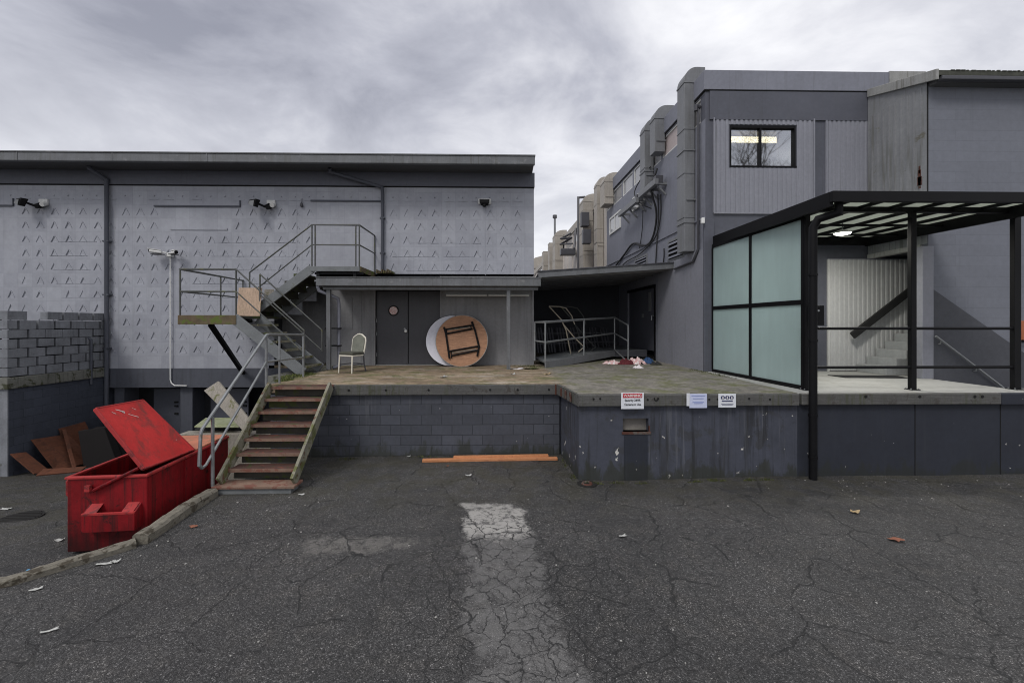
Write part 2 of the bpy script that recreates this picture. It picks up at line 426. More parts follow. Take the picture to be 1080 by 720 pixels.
    # green-brown algae film along the foot of the dock
    al = g.math('MULTIPLY', g.step(g.math('ADD', y, g.math('MULTIPLY', wob, 2.2)), 5.4, 7.0), g.step(g.noise(P, 2.2, 5, .65), .38, .62))
    col = g.mix(g.math('MULTIPLY', al, .5), col, (.042,.038,.020))
    g.put(b.inputs['Base Color'], col)
    g.put(b.inputs['Roughness'], g.ramp(mid, [(.3, .50), (.7, .78)])); g.put(b.inputs['Specular IOR Level'], .5)
    h = g.math('ADD', g.math('MULTIPLY', g.vor(P, 114, 'F1', '2D'), -.9), g.math('MULTIPLY', g.vor(P, 260, 'F1', '2D'), -.5))
    h = g.math('ADD', h, g.math('MULTIPLY', crack, -2.5))
    h = g.math('ADD', h, g.math('MULTIPLY', mid, 1.5))
    g.put(b.inputs['Normal'], g.bump(h, .55, .012))
asphalt()

def dock_top():
    m, g, b = new_mat('dock_top')
    p = g.pos(); x, y, z = g.sep(p)
    n = g.noise(p, 1.1, 6, .65, .4)
    col = g.ramp(n, [(.25, (.10,.075,.05)), (.5, (.235,.175,.115)), (.75, (.36,.285,.205))])
    band = g.noise(g.mapping(p, scale=(.62,1.5,1)), 1.7, 6, .66, .7)
    col = g.mix(g.math('MULTIPLY', g.step(band, .5, .72), .75), col, (.44,.40,.35))
    col = g.mix(g.math('MULTIPLY', g.step(band, .48, .25), .7), col, (.10,.065,.038))
    # right bay is greyer, with algae
    rt = g.step(g.math('ADD', x, g.math('MULTIPLY', g.math('SUBTRACT', n, .5), .8)), .95, 1.35)
    g2 = g.noise(p, 3.3, 6, .7)
    grey = g.ramp(g2, [(.3, (.115,.108,.092)), (.55, (.19,.175,.15)), (.75, (.26,.245,.22))])
    col = g.mix(rt, col, grey)
    gm = g.math('MULTIPLY', g.step(g.noise(p, 1.7, 6, .7, .5), .46, .64), .8)
    col = g.mix(gm, col, (.105,.112,.036))
    sc_ = g.noise(g.mapping(p, scale=(1.2,9,1), rot=(0,0,.5)), 2.2, 3, .7, .6)
    col = g.mix(g.math('MULTIPLY', g.step(sc_, .64, .70), .55), col, (.42,.39,.35))
    fl = g.noise(p, 30, 3, .6)
    col = g.mix(g.math('MULTIPLY', g.step(fl, .62, .7), .5), col, (.05,.045,.03))
    fine = g.noise(p, 11, 6, .75)
    col = g.mix(.75, col, g.ramp(fine, [(.32, (.45,.44,.42)), (.5, (1,1,1)), (.68, (1.5,1.48,1.42))]), 'MULTIPLY')
    g.put(b.inputs['Base Color'], col); g.put(b.inputs['Roughness'], g.ramp(n, [(.3,.6),(.7,.85)]))
    g.put(b.inputs['Normal'], g.bump(g.math('ADD', g2, g.math('MULTIPLY', fl, .5)), .5, .01))
dock_top()

def block_extra(bw, bh, depth=1.6, axis='x'):
    def f(g, p, h):
        x, y, z = g.sep(p)
        c = g.new('ShaderNodeCombineXYZ'); g.put(c.inputs[0], x if axis == 'x' else y); g.put(c.inputs[1], z)
        n = g.new('ShaderNodeTexBrick'); g.put(n.inputs['Vector'], c.outputs[0]); g.put(n.inputs['Scale'], 1)
        g.put(n.inputs['Brick Width'], bw); g.put(n.inputs['Row Height'], bh); g.put(n.inputs['Mortar Size'], .006); g.put(n.inputs['Mortar Smooth'], .6)
        return g.math('ADD', h, g.math('MULTIPLY', n.outputs['Fac'], -depth))
    return f
def brickify(name, bw, bh, axis='x', tone=.12, joint=.6, depth=1.5, mort=.006, offset=.5, thr=(.36,.5)):
    m = MATS[name]; g = G(m.node_tree); b = g.n['Principled BSDF']
    x, y, z = g.sep(g.pos())
    c = g.new('ShaderNodeCombineXYZ'); g.put(c.inputs[0], x if axis == 'x' else y); g.put(c.inputs[1], z)
    n = g.new('ShaderNodeTexBrick'); g.put(n.inputs['Vector'], c.outputs[0]); g.put(n.inputs['Scale'], 1); n.offset = offset
    g.put(n.inputs['Brick Width'], bw); g.put(n.inputs['Row Height'], bh); g.put(n.inputs['Mortar Size'], mort); g.put(n.inputs['Mortar Smooth'], .3)
    g.put(n.inputs['Color1'], (1-tone,)*3); g.put(n.inputs['Color2'], (1+tone,)*3); g.put(n.inputs['Mortar'], (joint,)*3)
    old = b.inputs['Base Color'].links[0].from_socket
    keep = g.step(g.noise(g.pos(), 1.4, 3, .6), *thr)
    f = g.math('MULTIPLY', .95, g.math('MAXIMUM', keep, g.math('SUBTRACT', 1, n.outputs['Fac'])))
    g.put(b.inputs['Base Color'], g.mix(f, old, n.outputs['Color'], 'MULTIPLY'))
    nb = [k for k in g.n if k.bl_idname == 'ShaderNodeBump'][0]
    oh = nb.inputs['Height'].links[0].from_socket
    g.put(nb.inputs['Height'], g.math('ADD', oh, g.math('MULTIPLY', g.math('MULTIPLY', n.outputs['Fac'], keep), -depth)))
def algae(name, col=(.035,.038,.018), z0=.05, z1=.5, amt=.75):     # green film rising unevenly from the wet foot of a wall
    m = MATS[name]; g = G(m.node_tree); b = g.n['Principled BSDF']
    p = g.pos(); x, y, z = g.sep(p)
    n = g.noise(g.mapping(p, scale=(1,1,.4)), 2.6, 6, .7, .4)
    old = b.inputs['Base Color'].links[0].from_socket
    k = g.step(g.math('SUBTRACT', g.math('MULTIPLY', n, 1.1), z), z1, z0) if False else g.step(g.math('SUBTRACT', z, g.math('MULTIPLY', g.math('SUBTRACT', n, .42), 1.3)), z1*.4, z0-.05)
    g.put(b.inputs['Base Color'], g.mix(g.math('MULTIPLY', k, amt), old, col))
def runoff(name, col, amt=.5, sx=7, thr=(.52,.68)):                 # thin rain streaks
    m = MATS[name]; g = G(m.node_tree); b = g.n['Principled BSDF']
    p = g.pos()
    s1 = g.noise(g.mapping(p, scale=(sx,sx,.22)), 2.2, 6, .68, .15); s2 = g.noise(g.mapping(p, scale=(1,1,.5)), 1.1, 4, .6)
    old = b.inputs['Base Color'].links[0].from_socket
    k = g.math('MULTIPLY', g.step(s1, *thr), g.step(s2, .38, .62))
    g.put(b.inputs['Base Color'], g.mix(g.math('MULTIPLY', k, amt), old, col))
def facade():
    m = M('facade_paint', (.345,.355,.395), .62, .09, .8, .3, 70, .004, streak=.14, streak_col=(.24,.245,.275))
    g = G(m.node_tree); b = g.n['Principled BSDF']
    cw, ch = W(177.5,252,12.3).x-W(162.5,252,12.3).x, (W(200,252,12.3).z-W(200,281,12.3).z)/2
    x, y, z = g.sep(g.pos())
    c = g.new('ShaderNodeCombineXYZ')
    g.put(c.inputs[0], g.math('SUBTRACT', x, W(162.5,252,12.3).x-cw/2-20*cw)); g.put(c.inputs[1], g.math('SUBTRACT', z, W(162.5,252,12.3).z-ch/2-20*ch))
    n = g.new('ShaderNodeTexBrick'); g.put(n.inputs['Vector'], c.outputs[0]); g.put(n.inputs['Scale'], 1); n.offset = 0
    g.put(n.inputs['Brick Width'], cw); g.put(n.inputs['Row Height'], ch); g.put(n.inputs['Mortar Size'], .006); g.put(n.inputs['Mortar Smooth'], .4)
    g.put(n.inputs['Color1'], (.88,.88,.89)); g.put(n.inputs['Color2'], (1.06,1.06,1.05)); g.put(n.inputs['Mortar'], (.86,.86,.87))
    old = b.inputs['Base Color'].links[0].from_socket
    g.put(b.inputs['Base Color'], g.mix(.8, old, n.outputs['Color'], 'MULTIPLY'))
    nb = [k for k in g.n if k.bl_idname == 'ShaderNodeBump'][0]
    oh = nb.inputs['Height'].links[0].from_socket
    brk = g.step(g.noise(g.pos(), 1.6, 3, .6), .40, .55)
    g.put(nb.inputs['Height'], g.math('ADD', oh, g.math('MULTIPLY', g.math('MULTIPLY', n.outputs['Fac'], brk), -2.2)))
facade()
runoff('facade_paint', (.22,.225,.24), .35, 5)
M('dock_block', (.064,.069,.085), .7, .2, 1.6, .45, 60, .008, streak=.3, streak_col=(.05,.052,.058), flecks=(.3,.3,.3), fleck_t=.735, fleck_scale=10, extra=block_extra(.4,.2))
M('lower_wall_paint', (.058,.066,.088), .75, .2, 1.3, .4, 50, .008, streak=.2, extra=block_extra(.4,.2,1.2,'y'))

brickify('dock_block', .40, .20, 'x', .13, .55, 1.2, .008, thr=(.30,.42)); runoff('dock_block', (.045,.047,.052), .5, 5); algae('dock_block', (.028,.03,.02), .0, .3, .7)
runoff('dock_face', (.125,.13,.145), .55, 5, (.54,.66)); runoff('dock_face', (.020,.021,.024), .75, 4, (.5,.62)); runoff('dock_block', (.13,.135,.145), .35, 6, (.56,.68)); algae('dock_face', (.026,.028,.017), .0, .25, .7); algae('dock_end', (.02,.022,.016), .0, .2, .6); runoff('dock_end', (.032,.034,.042), .5, 4)
runoff('red_paint', (.045,.012,.012), .8, 6, (.46,.64)); runoff('red_lid', (.20,.05,.04), .5, 5); algae('red_paint', (.02,.008,.008), -.55, -.15, .8)
brickify('lower_wall_paint', .40, .20, 'y', .12, .6, .8)
brickify('tower_paint', 2.44, .225, 'x', .05, .82, .8, .005, thr=(.25,.3)); runoff('tower_paint', (.12,.128,.15), .4, 4)
for n_, c_ in (('wall_grey', (.12,.123,.135)), ('wall_dark_grey', (.07,.072,.08)), ('siding_grey', (.15,.153,.165)), ('frieze_paint', (.075,.078,.09)), ('porch_paint', (.14,.14,.142)), ('door_paint', (.085,.083,.08)), ('beige_wall', (.30,.26,.21)), ('duct_metal', (.10,.10,.095)), ('beige_metal', (.15,.125,.10)), ('slab_paint', (.045,.048,.055))): runoff(n_, c_, .5, 6)
for n_, c_ in (('gutter_metal', (.07,.072,.06)), ('rake_board', (.10,.09,.07)), ('timber_grey', (.05,.058,.022))): runoff(n_, c_, .6, 9, (.5,.62))
# ------------------------------------------------------------------ ground
KL = [(-9.0,3.2),(-6.4,3.75),(-4.86,4.38),(-4.25,5.12),(-4.33,6.66),(-4.40,13.0)]
def kerb_side(x, y):        # >0 on the low (left) side; signed distance to the kerb line
    best = 1e9; sgn = 1
    for (ax, ay), (bx, by) in zip(KL, KL[1:]):
        dx, dy = bx-ax, by-ay; L2 = dx*dx+dy*dy
        t = max(0, min(1, ((x-ax)*dx+(y-ay)*dy)/L2))
        ex, ey = x-ax-dx*t, y-ay-dy*t; d = math.hypot(ex, ey)
        if d < best-1e-9:
            best = d; sgn = 1 if dx*(y-ay)-dy*(x-ax) > 0 else -1
    return best*sgn
def z_low(y):
    if y < 5.7: return -.45*smooth01(y, 3.4, 5.7)
    return -.45-.10*(min(y, 14)-5.7)
def z_ground(x, y):
    up = -.09*math.exp(-((x-1.9)**2/3.5+(y-7.0)**2/1.2))+.025*math.sin(x*.55+1)*math.exp(-((y-6)/4)**2)
    up += .012*mnoise.noise(Vector((x*.7, y*.7, 0)))
    s = kerb_side(x, y) if (x < -3 and y > 2) else (-5 if x > -9 else (5 if y > 3.4 else -5))
    t = smooth01(s, 0.02, .14)
    lo = z_low(y)+.015*mnoise.noise(Vector((x*.8, y*.8, 3)))
    return up*(1-t)+lo*t
def axis(*segs):
    out = []
    for a, b, st in segs:
        n = max(1, round((b-a)/st)); out += [a+(b-a)*i/n for i in range(n)]
    out.append(segs[-1][1]); return out
def build_ground():
    xs = axis((-90,-14,8),(-14,-6.5,.3),(-6.5,-3.8,.06),(-3.8,12,.25),(12,90,8))
    ys = axis((-60,0,6),(0,3.2,.2),(3.2,7,.07),(7,13.5,.2),(13.5,90,8))
    mb = MB(); nx = len(xs)
    mb.v = [Vector((x, y, z_ground(x, y))) for y in ys for x in xs]
    mb.f = [[j*nx+i, j*nx+i+1, (j+1)*nx+i+1, (j+1)*nx+i] for j in range(len(ys)-1) for i in range(nx-1)]
    o = mb.build('ground', 'asphalt', smooth=True)
    o.modifiers.clear()
    tag(o, 'cracked dark asphalt yard with pale worn strip and lower ramp on its left', kind='structure')
build_ground()

# ------------------------------------------------------------------ left warehouse
YF = 12.30
XR = px_x(563, YF)                # right end of the facade
ZC0, ZC1 = W(300, 388, YF).z, W(300, 197, YF).z
ZB0 = W(300, 408, YF).z
wb = thing('warehouse_building', 'long flat-roofed grey warehouse with notched block cladding behind the metal stairs', 'warehouse', (-8, YF, D))
def cladding():
    cw, ch = W(177.5,252,YF).x-W(162.5,252,YF).x, (W(200,252,YF).z-W(200,281,YF).z)/2
    ax, az = W(162.5,252,YF).x, W(162.5,252,YF).z           # centre of a notch
    X0, X1 = -24.0, XR
    xcut = px_x(345, YF); xrec = px_x(285, YF)
    zcan = W(345, 288, YF).z
    i0 = math.floor((X0-ax)/cw); i1 = math.ceil((X1-ax)/cw)
    j0 = math.floor((ZC0-az)/ch); j1 = math.ceil((ZC1-az)/ch)
    blank = [(163,253,216,244),(328,405,210,292),(-60,15,216,300),(50,68,300,330)]
    blank = [(px_x(a,YF), px_x(b,YF), W(300,d,YF).z, W(300,c,YF).z) for a,b,c,d in blank]
    mb = MB()
    rnd = random.Random(3); RIDGES = []
    for j in range(j0, j1+1):
        for i in range(i0, i1+1):
            cx, cz = ax+i*cw, az+j*ch
            x0, x1 = max(X0, cx-cw/2), min(X1, cx+cw/2)
            z0, z1 = max(ZC0, cz-ch/2), min(ZC1, cz+ch/2)
            if x1-x0 < .01 or z1-z0 < .01: continue
            if x0 > xcut-.01 and z1 < zcan+.01: continue
            if cx > xrec and cx < xcut+.1 and cz < W(291,336,YF).z+(W(350,292,YF).z-W(291,336,YF).z)*(cx-px_x(291,YF))/(px_x(350,YF)-px_x(291,YF))-.12: continue
            if x1 > xcut and z1 <= zcan: x1 = xcut
            y = YF+rnd.uniform(-.002,.002)
            full = (x1-x0 > cw-.02) and (z1-z0 > ch-.02)
            isb = any(a+.05 < cx < b-.05 and c+.02 < cz < d-.02 for a,b,c,d in blank)
            toprow = cz > W(300,216,YF).z
            c = [(x0,YF,z0),(x1,YF,z0),(x1,YF,z1),(x0,YF,z1)]
            if not full or isb:
                mb.quad(*c); continue
            if toprow: w, h, dp, cz = .03, .05, .02, cz+.05
            else:
                w, h, dp = .095*rnd.uniform(.9,1.1), .20*rnd.uniform(.9,1.1), .018*rnd.uniform(.5,1.5)
            k = rnd.uniform(-.012,.012)
            L = (cx-w+k, YF, cz-h/2); A = (cx+k, YF, cz+h/2); Rr = (cx+w+k, YF, cz-h/2)
            B1 = (cx+k+.006, YF+dp, cz+h/2-.02); B2 = (cx-w+k+.008, YF+dp, cz-h/2+.004); B3 = (cx+w+k-.004, YF+.004, cz-h/2+.004)
            v = c+[L, A, Rr, B1, B2, B3]
            if not toprow and rnd.random() < .8: RIDGES.append((Vector(A)+Vector((.014,-.003,-.02)), Vector(Rr)+Vector((.014,-.003,.01))))
            mb.add(v, [(0,1,6,4),(1,2,5,6),(0,4,5,3),(3,5,2),(4,8,7,5),(5,7,9,6),(7,8,9),(4,6,9,8)])
    o = mb.build('wall', 'facade_paint', wb)
    rd_ = MB()
    for a, r_ in RIDGES: rd_.beam(a, r_, .018, .018, up=(0,1,0))
    rd_.v = [v for v in rd_.v]; MERGE = rd_
    mb2 = MB(); mb2.v = mb.v+rd_.v; mb2.f = mb.f+[[i+len(mb.v) for i in f] for f in rd_.f]
    bpy.data.objects.remove(o); o = mb2.build('wall', 'facade_paint', wb)
    return cw, ch, ax, az
CW, CH, AX, AZ = cladding()
# joints of the cladding: horizontal seam under the top course, lintels of the walled-up openings
mb = MB()
def zl(py): return W(300, py, YF).z
for a, b, py in [(px_x(163,YF), px_x(253,YF), 219), (px_x(328,YF), px_x(402,YF), 212.5), (-24, px_x(14,YF), 219.5)]:
    mb.box(a, b, YF-.035, YF+.01, zl(py), zl(py-1.6))
for px, a, b in [(253,219,212),(14,219,211)]:
    mb.box(px_x(px,YF), px_x(px+1,YF), YF-.03, YF+.01, zl(a), zl(b))
build_split(mb, 'lintel', 'slab_paint', wb)
mb = MB()
for a, b, py0, py1 in [(180,240,243,241)]:
    mb.box(px_x(a,YF), px_x(b,YF), YF-.02, YF+.01, zl(py0), zl(py1))
rnd = random.Random(4)
x = -23.5
while x < XR-.4:                     # short shadowing ledges of the seam
    if rnd.random() < .8: mb.box(x, x+.28, YF-.012, YF+.01, zl(211.6), zl(211.0))
    x += CW
for px in (313, 512):
    mb.box(px_x(px,YF)-.006, px_x(px,YF)+.006, YF-.008, YF+.01, zl(290), zl(198))
for py in (255.5, 270, 284.5, 299, 313.5):
    for a, b in ((425,470),(480,512),(60,100),(215,300)):
        if py > 290 and a > 330: continue
        k = rnd.uniform(-14,14); mb.box(px_x(a+k,YF), px_x(b+k,YF), YF-.007, YF+.01, zl(py+.35), zl(py))
build_split(mb, 'joint_strip', 'facade_paint', wb)
# frieze, roof, slab band
MB().box(-24, XR+.02, YF-.05, YF+.3, ZC1+.03, W(300,171.5,11.45).z+.06).build('frieze', 'frieze_paint', wb)
MB().box(-24, XR+.005, YF-.01, YF+.3, ZC1, ZC1+.03).build('shadow_gap', 'mortar_gap', wb)
YE = 11.45
ze0, ze1 = W(300, 171.5, YE).z, W(300, 162.5, YE).z
XE = px_x(563.5, YE)
o = MB().box(-26, XE, YE+.12, 32, ze0+.05, ze1-.02).build('roof', 'soffit', wb)
o = MB().box(-26, XE+.02, YE, YE+.12, ze0, ze1).build('gutter', 'gutter_metal', wb, bevel=.02)
mb = MB(); x = -25
while x < XE-.3:
    mb.box(x, x+.03, YE-.008, YE, ze0+.01, ze1-.005); x += 2.45
mb.box(-26, XE+.03, YE-.02, YE+.14, ze1, ze1+.03)
build_split(mb, 'gutter_joint', 'gutter_metal', wb)
MB().box(-24, XR-.005, YF-.02, YF+1.5, ZB0, ZC0).build('floor_band', 'slab_paint', wb)
# body behind the facade
MB().box(-24, px_x(283,YF), YF+.3, 30, ZC0+.02, ze0+.05).build('core', 'dark_wall', wb)
MB().box(px_x(283,YF)+.01, px_x(345,YF), YF+.75, 30, ZC0+.02, ze0+.05).build('core', 'porch_paint', wb)
MB().box(px_x(283,YF)+.01, px_x(345,YF), YF+.06, YF+.75, zl(290), zl(290)+.2).build('recess_ceiling', 'soffit', wb)
MB().box(px_x(283,YF)+.01, px_x(345,YF), YF, YF+.75, D-.25, D-.002).build('recess_floor', 'dock_top', wb)
MB().box(px_x(345,YF)+.01, XR, YF+.3, 30, ZC0+.02, ze0+.04).build('core', 'dark_wall', wb)
mb = MB().box(XR, XR+.003, YF+.01, 30, D, ze0)
mb.build('end_wall', 'facade_paint', wb)
# lower level: back wall, piers and two doors
YB2 = YF+1.3
MB().box(-24, -4.4, YB2, YB2+.2, -1.6, ZB0).build('lower_wall', 'dark_wall', wb)
for a, b in ((120.5,131),(190,203),(-80,-60)):
    MB().box(px_x(a,YF+.1), px_x(b,YF+.1), YF+.1, YF+.6, -1.6, ZB0).build('pier', 'slab_paint', wb, bevel=.01)
for a, b in ((162,190),(222,262)):
    d = MB().box(px_x(a,YF+.55), px_x(b,YF+.55), YF+.55, YF+.6, -1.6, ZB0-.12).build('door', 'lower_door_paint', wb, bevel=.01)
    xx = px_x(b,YF+.55)-.1
    mb = MB()
    for py in (424, 428, 436): mb.box(xx-.05, xx+.05, YF+.52, YF+.55, W(187,py,YF+.55).z-.02, W(187,py,YF+.55).z+.03)
    build_split(mb, 'hinge', 'mortar_gap', d)
# downpipes
def downpipe(pts, r, mat='slab_paint', brackets=()):
    o = MB().tube(pts, r, 10).build('downpipe', mat, wb, smooth=True)
    if brackets:
        mb = MB()
        for (x, y, z) in brackets: mb.box(x-r*1.5, x+r*1.5, y-r*.9, YF, z-.02, z+.02)
        build_split(mb, 'bracket', mat, o)
xp = px_x(115.5, YF)
downpipe([(xp-.22, YF-.35, ze0+.05), (xp-.22, YF-.35, zl(184)), (xp, YF-.09, zl(192)), (xp, YF-.09, -.85)], .055,
         brackets=[(xp, YF-.09, z) for z in (4.9, 3.4, 1.9)])
xq = px_x(404, YF)
downpipe([(px_x(348.5,YF-.3), YF-.35, ze0+.05), (px_x(348.5,YF-.3), YF-.35, zl(181)+.02), (px_x(352,YF), YF-.25, zl(184)), (xq, YF-.12, zl(198)), (xq, YF-.06, zl(203)), (xq, YF-.06, zl(289))], .045,
         brackets=[(xq, YF-.06, z) for z in (5.6, 4.6)])
# porch wall
zt = zl(291)
def pw(name, a, b, mat, y0=YF, z0=D, bevel=0):
    return MB().box(px_x(a,YF), px_x(b,YF), y0, YF+.3, z0, zt).build(name, mat, wb, bevel=bevel)
pw('porch_wall', 345, 395.5, 'porch_paint'); pw('porch_wall', 465, 562.8, 'porch_paint')
MB().box(px_x(395.5,YF), px_x(465,YF), YF, YF+.3, zl(306), zt).build('door_head', 'dark_wall', wb)
for a, b in ((396.3,429.6),(430.4,464.2)):
    d = MB().box(px_x(a,YF), px_x(b,YF), YF+.07, YF+.12, D+.03, zl(306.5)).build('door', 'door_paint', wb, bevel=.006)
    if a < 400:
        k = W(428, 349, YF+.03)
        MB().tube([(k.x, YF+.07, k.z), (k.x, YF+.02, k.z), (k.x, YF+.015, k.z), (k.x, YF-.01, k.z)], [.015,.015,.045,.035], 12).build('door_knob', 'white_plastic', d, smooth=True)
        k = W(427, 356, YF+.03)
        MB().cyl((k.x-.01, YF+.07, k.z+.25), (k.x-.01, YF+.055, k.z+.25), .03, 12).build('lock', 'rail_galv', d, smooth=True)
        k = W(415, 327.5, YF+.06)
        s = MB().cyl((k.x, YF+.07, k.z), (k.x, YF+.055, k.z), .115, 28).build('round_sign', 'sticker_pink', d)
        mb = MB(); mb.tube([(k.x+.135*math.cos(t), YF+.06, k.z+.135*math.sin(t)) for t in [i*2*math.pi/28 for i in range(28)]], .02, 6, closed=True)
        mb.build('sign_ring', 'black_rubber', s, smooth=True)
        mb = MB()
        for py in (338, 352, 374): kz = W(400,py,YF).z; mb.cyl((px_x(396.6,YF), YF+.055, kz-.05), (px_x(396.6,YF), YF+.055, kz+.05), .014, 8)
        build_split(mb, 'hinge', 'rail_galv', d)
MB().box(px_x(395.5,YF), px_x(465,YF), YF+.13, YF+.3, D, zl(306)).build('door_recess', 'mortar_gap', wb)
MB().box(px_x(395.5,YF), px_x(465,YF), YF+.0, YF+.13, D, D+.025).build('threshold', 'rail_galv', wb)
mb = MB()                                   # surface trims on the left porch wall
mb.box(px_x(361,YF), px_x(372,YF), YF-.02, YF, zl(347), zl(346)); mb.box(px_x(371.3,YF), px_x(372,YF), YF-.02, YF, zl(346), zl(314))
mb.box(px_x(381,YF), px_x(381.6,YF), YF-.015, YF, zl(385), zl(308)); mb.box(px_x(394.3,YF), px_x(396,YF), YF-.03, YF, D, zt)
mb.box(px_x(464.3,YF), px_x(466,YF), YF-.03, YF, D, zt); mb.box(px_x(561,YF), px_x(563,YF), YF-.025, YF, D, zt)
mb.box(px_x(522,YF), px_x(522.5,YF), YF-.008, YF, D, zt)
build_split(mb, 'door_trim', 'porch_paint', wb)

# --- floodlights on the facade
def floodlight(px, py, label, kind):
    c = W(px, py, YF-.12)
    t = thing('floodlight', label, 'floodlight', (c.x, YF, c.z), 'floodlights along the warehouse wall')
    if kind == 'twin':
        MB().box(c.x+.02, c.x+.26, YF-.06, YF, c.z-.02, c.z+.16).build('mount', 'white_dirty', t, bevel=.015)
        MB().tube([(c.x+.1, YF-.06, c.z+.04), (c.x+.02, YF-.16, c.z-.06), (c.x-.12, YF-.22, c.z+.0)], .03, 8).build('arm', 'black_metal', t, smooth=True)
        MB().hexa([(c.x-.36,YF-.32,c.z-.03),(c.x-.12,YF-.42,c.z-.13),(c.x-.08,YF-.3,c.z-.13),(c.x-.3,YF-.16,c.z-.03)],
                  [(c.x-.32,YF-.30,c.z+.09),(c.x-.1,YF-.38,c.z+.1),(c.x-.04,YF-.24,c.z+.1),(c.x-.26,YF-.12,c.z+.09)]).build('lamp_housing', 'black_metal', t, bevel=.012)
        MB().cyl((c.x+.12, YF-.06, c.z-.05), (c.x+.12, YF-.2, c.z-.1), .055, 14).build('sensor', 'black_metal', t, smooth=True)
        MB().cyl((c.x+.23, YF-.06, c.z+.02), (c.x+.23, YF-.17, c.z-.03), .06, 14).build('lamp_head', 'white_dirty', t, smooth=True)
        MB().hexa([(c.x-.33,YF-.345,c.z-.04),(c.x-.14,YF-.43,c.z-.12),(c.x-.14,YF-.425,c.z-.12),(c.x-.33,YF-.34,c.z-.04)],
                  [(c.x-.30,YF-.335,c.z+.05),(c.x-.13,YF-.41,c.z+.05),(c.x-.13,YF-.40,c.z+.05),(c.x-.30,YF-.33,c.z+.05)]).build('lens', 'duct_metal', t)
    else:
        MB().box(c.x-.19, c.x+.19, YF-.05, YF, c.z-.04, c.z+.12).build('mount', 'white_dirty', t, bevel=.02)
        MB().hexa([(c.x-.13,YF-.2,c.z-.05),(c.x+.13,YF-.2,c.z-.05),(c.x+.1,YF-.05,c.z-.09),(c.x-.1,YF-.05,c.z-.09)],
                  [(c.x-.15,YF-.17,c.z+.06),(c.x+.15,YF-.17,c.z+.06),(c.x+.12,YF-.05,c.z+.07),(c.x-.12,YF-.05,c.z+.07)]).build('lamp_housing', 'black_metal', t, bevel=.015)
        MB().cyl((c.x,YF-.12,c.z-.05),(c.x,YF-.14,c.z-.13), .05, 12).build('sensor', 'black_metal', t, smooth=True)
floodlight(37, 215, 'black and white twin floodlight left of the long downpipe, high on the wall', 'twin')
floodlight(279, 216, 'black and white twin floodlight above the outside metal stairs', 'twin')
floodlight(511, 213, 'small single black floodlight on white plate near right end of warehouse wall', 'single')
# --- small hook/ball below roof
k = W(318, 217, YF-.05)
tag(MB().tube([(k.x, YF-.02, k.z+.22), (k.x, YF-.04, k.z+.05), (k.x, YF-.05, k.z+.05), (k.x, YF-.05, k.z), (k.x, YF-.05, k.z-.04)], [.008,.008,.03,.045,.02], 10).build('wall_sensor', 'duct_dark', smooth=True),
    'small dark round sensor hanging by the floodlight above the stairs', 'sensor')
# --- camera mast
c = W(178.5, 268, YF-.1)
t = thing('security_camera', 'white conduit with two bullet security cameras on the warehouse wall', 'security camera', (c.x, YF, D))
zb = zl(405)
MB().tube([(c.x, YF-.06, c.z-.05), (c.x, YF-.06, zb+.15), (c.x+.03, YF-.06, zb+.05), (c.x+.12, YF-.06, zb-.02), (c.x+.45, YF-.05, zb-.03)], .016, 8).build('conduit', 'white_plastic', t, smooth=True)
MB().box(c.x-.06, c.x+.07, YF-.13, YF, c.z-.08, c.z+.04).build('junction_box', 'white_dirty', t, bevel=.015)
for sgn, ln in ((-1,.34),(1,.24)):
    a = Vector((c.x+sgn*.07, YF-.12, c.z+.03)); bq = a+Vector((sgn*ln, -.14, .0 if sgn > 0 else .035))
    cam = MB().tube([a, a+(bq-a)*.25, a+(bq-a)*.3, bq], [.022,.022,.05,.05], 12).build('camera_body', 'white_plastic', t, smooth=True)
    MB().beam(a+(bq-a)*.3+Vector((0,0,.055)), bq+(bq-a)*.12+Vector((0,0,.055)), .11, .015).build('sun_shade', 'white_plastic', cam)
    MB().cyl(bq, bq+(bq-a).normalized()*.02-Vector((0,0,.005)), .046, 12).build('lens', 'black_metal', cam, smooth=True)
    MB().box(min(a.x,bq.x)+.05, max(a.x,bq.x), YF-.30, YF-.16, c.z-.035, c.z-.02).build('underside', 'black_metal', cam)

# ------------------------------------------------------------------ porch canopy
YC = 10.9
zc1, zc0 = W(450, 293, YC).z, W(450, 301.5, YC).z
xl, xr = px_x(333, YC), px_x(570.5, YC)
pc = thing('porch_canopy', 'shallow grey porch roof on two thin posts over the double door', 'canopy', ((xl+xr)/2, YC, D))
MB().hexa([(xl+.05,YC+.1,zc0),(xr-.05,YC+.1,zc0),(xr-.05,YF-.01,zc0+.05),(xl+.05,YF-.01,zc0+.05)],
          [(xl,YC+.02,zc1-.03),(xr,YC+.02,zc1-.03),(xr,YF-.01,zc1+.12),(xl,YF-.01,zc1+.12)]).build('roof', 'soffit', pc)
MB().box(xl, xr, YC, YC+.1, zc0, zc1).build('fascia', 'gutter_metal', pc, bevel=.012)
zz = W(450, 305.8, YC+.15).z
MB().box(xl+.12, xr-.06, YC+.13, YC+.22, zz, zc0-.02).build('beam', 'gutter_metal', pc, bevel=.01)
MB().box(xl, xr+.01, YC-.015, YC+.1, zc1, zc1+.02).build('flashing', 'gutter_metal', pc)
for px in (347, 536.3):
    xx = px_x(px, YC+.2)
    o = MB().box(xx-.05, xx+.05, YC+.14, YC+.24, D, zz).build('post', 'gutter_metal', pc, bevel=.01)
xx = px_x(357.5, YC+.4)
MB().tube([(xl+.02, YC+.05, zc0), (xl+.05, YC+.08, zc0-.12), (xx-.02, YC+.38, zc0-.3), (xx, YC+.4, zc0-.45), (xx, YC+.4, D+.08), (xx-.12, YC+.3, D+.04)], .04, 10).build('downpipe', 'wall_grey', pc, smooth=True)
mb = MB()
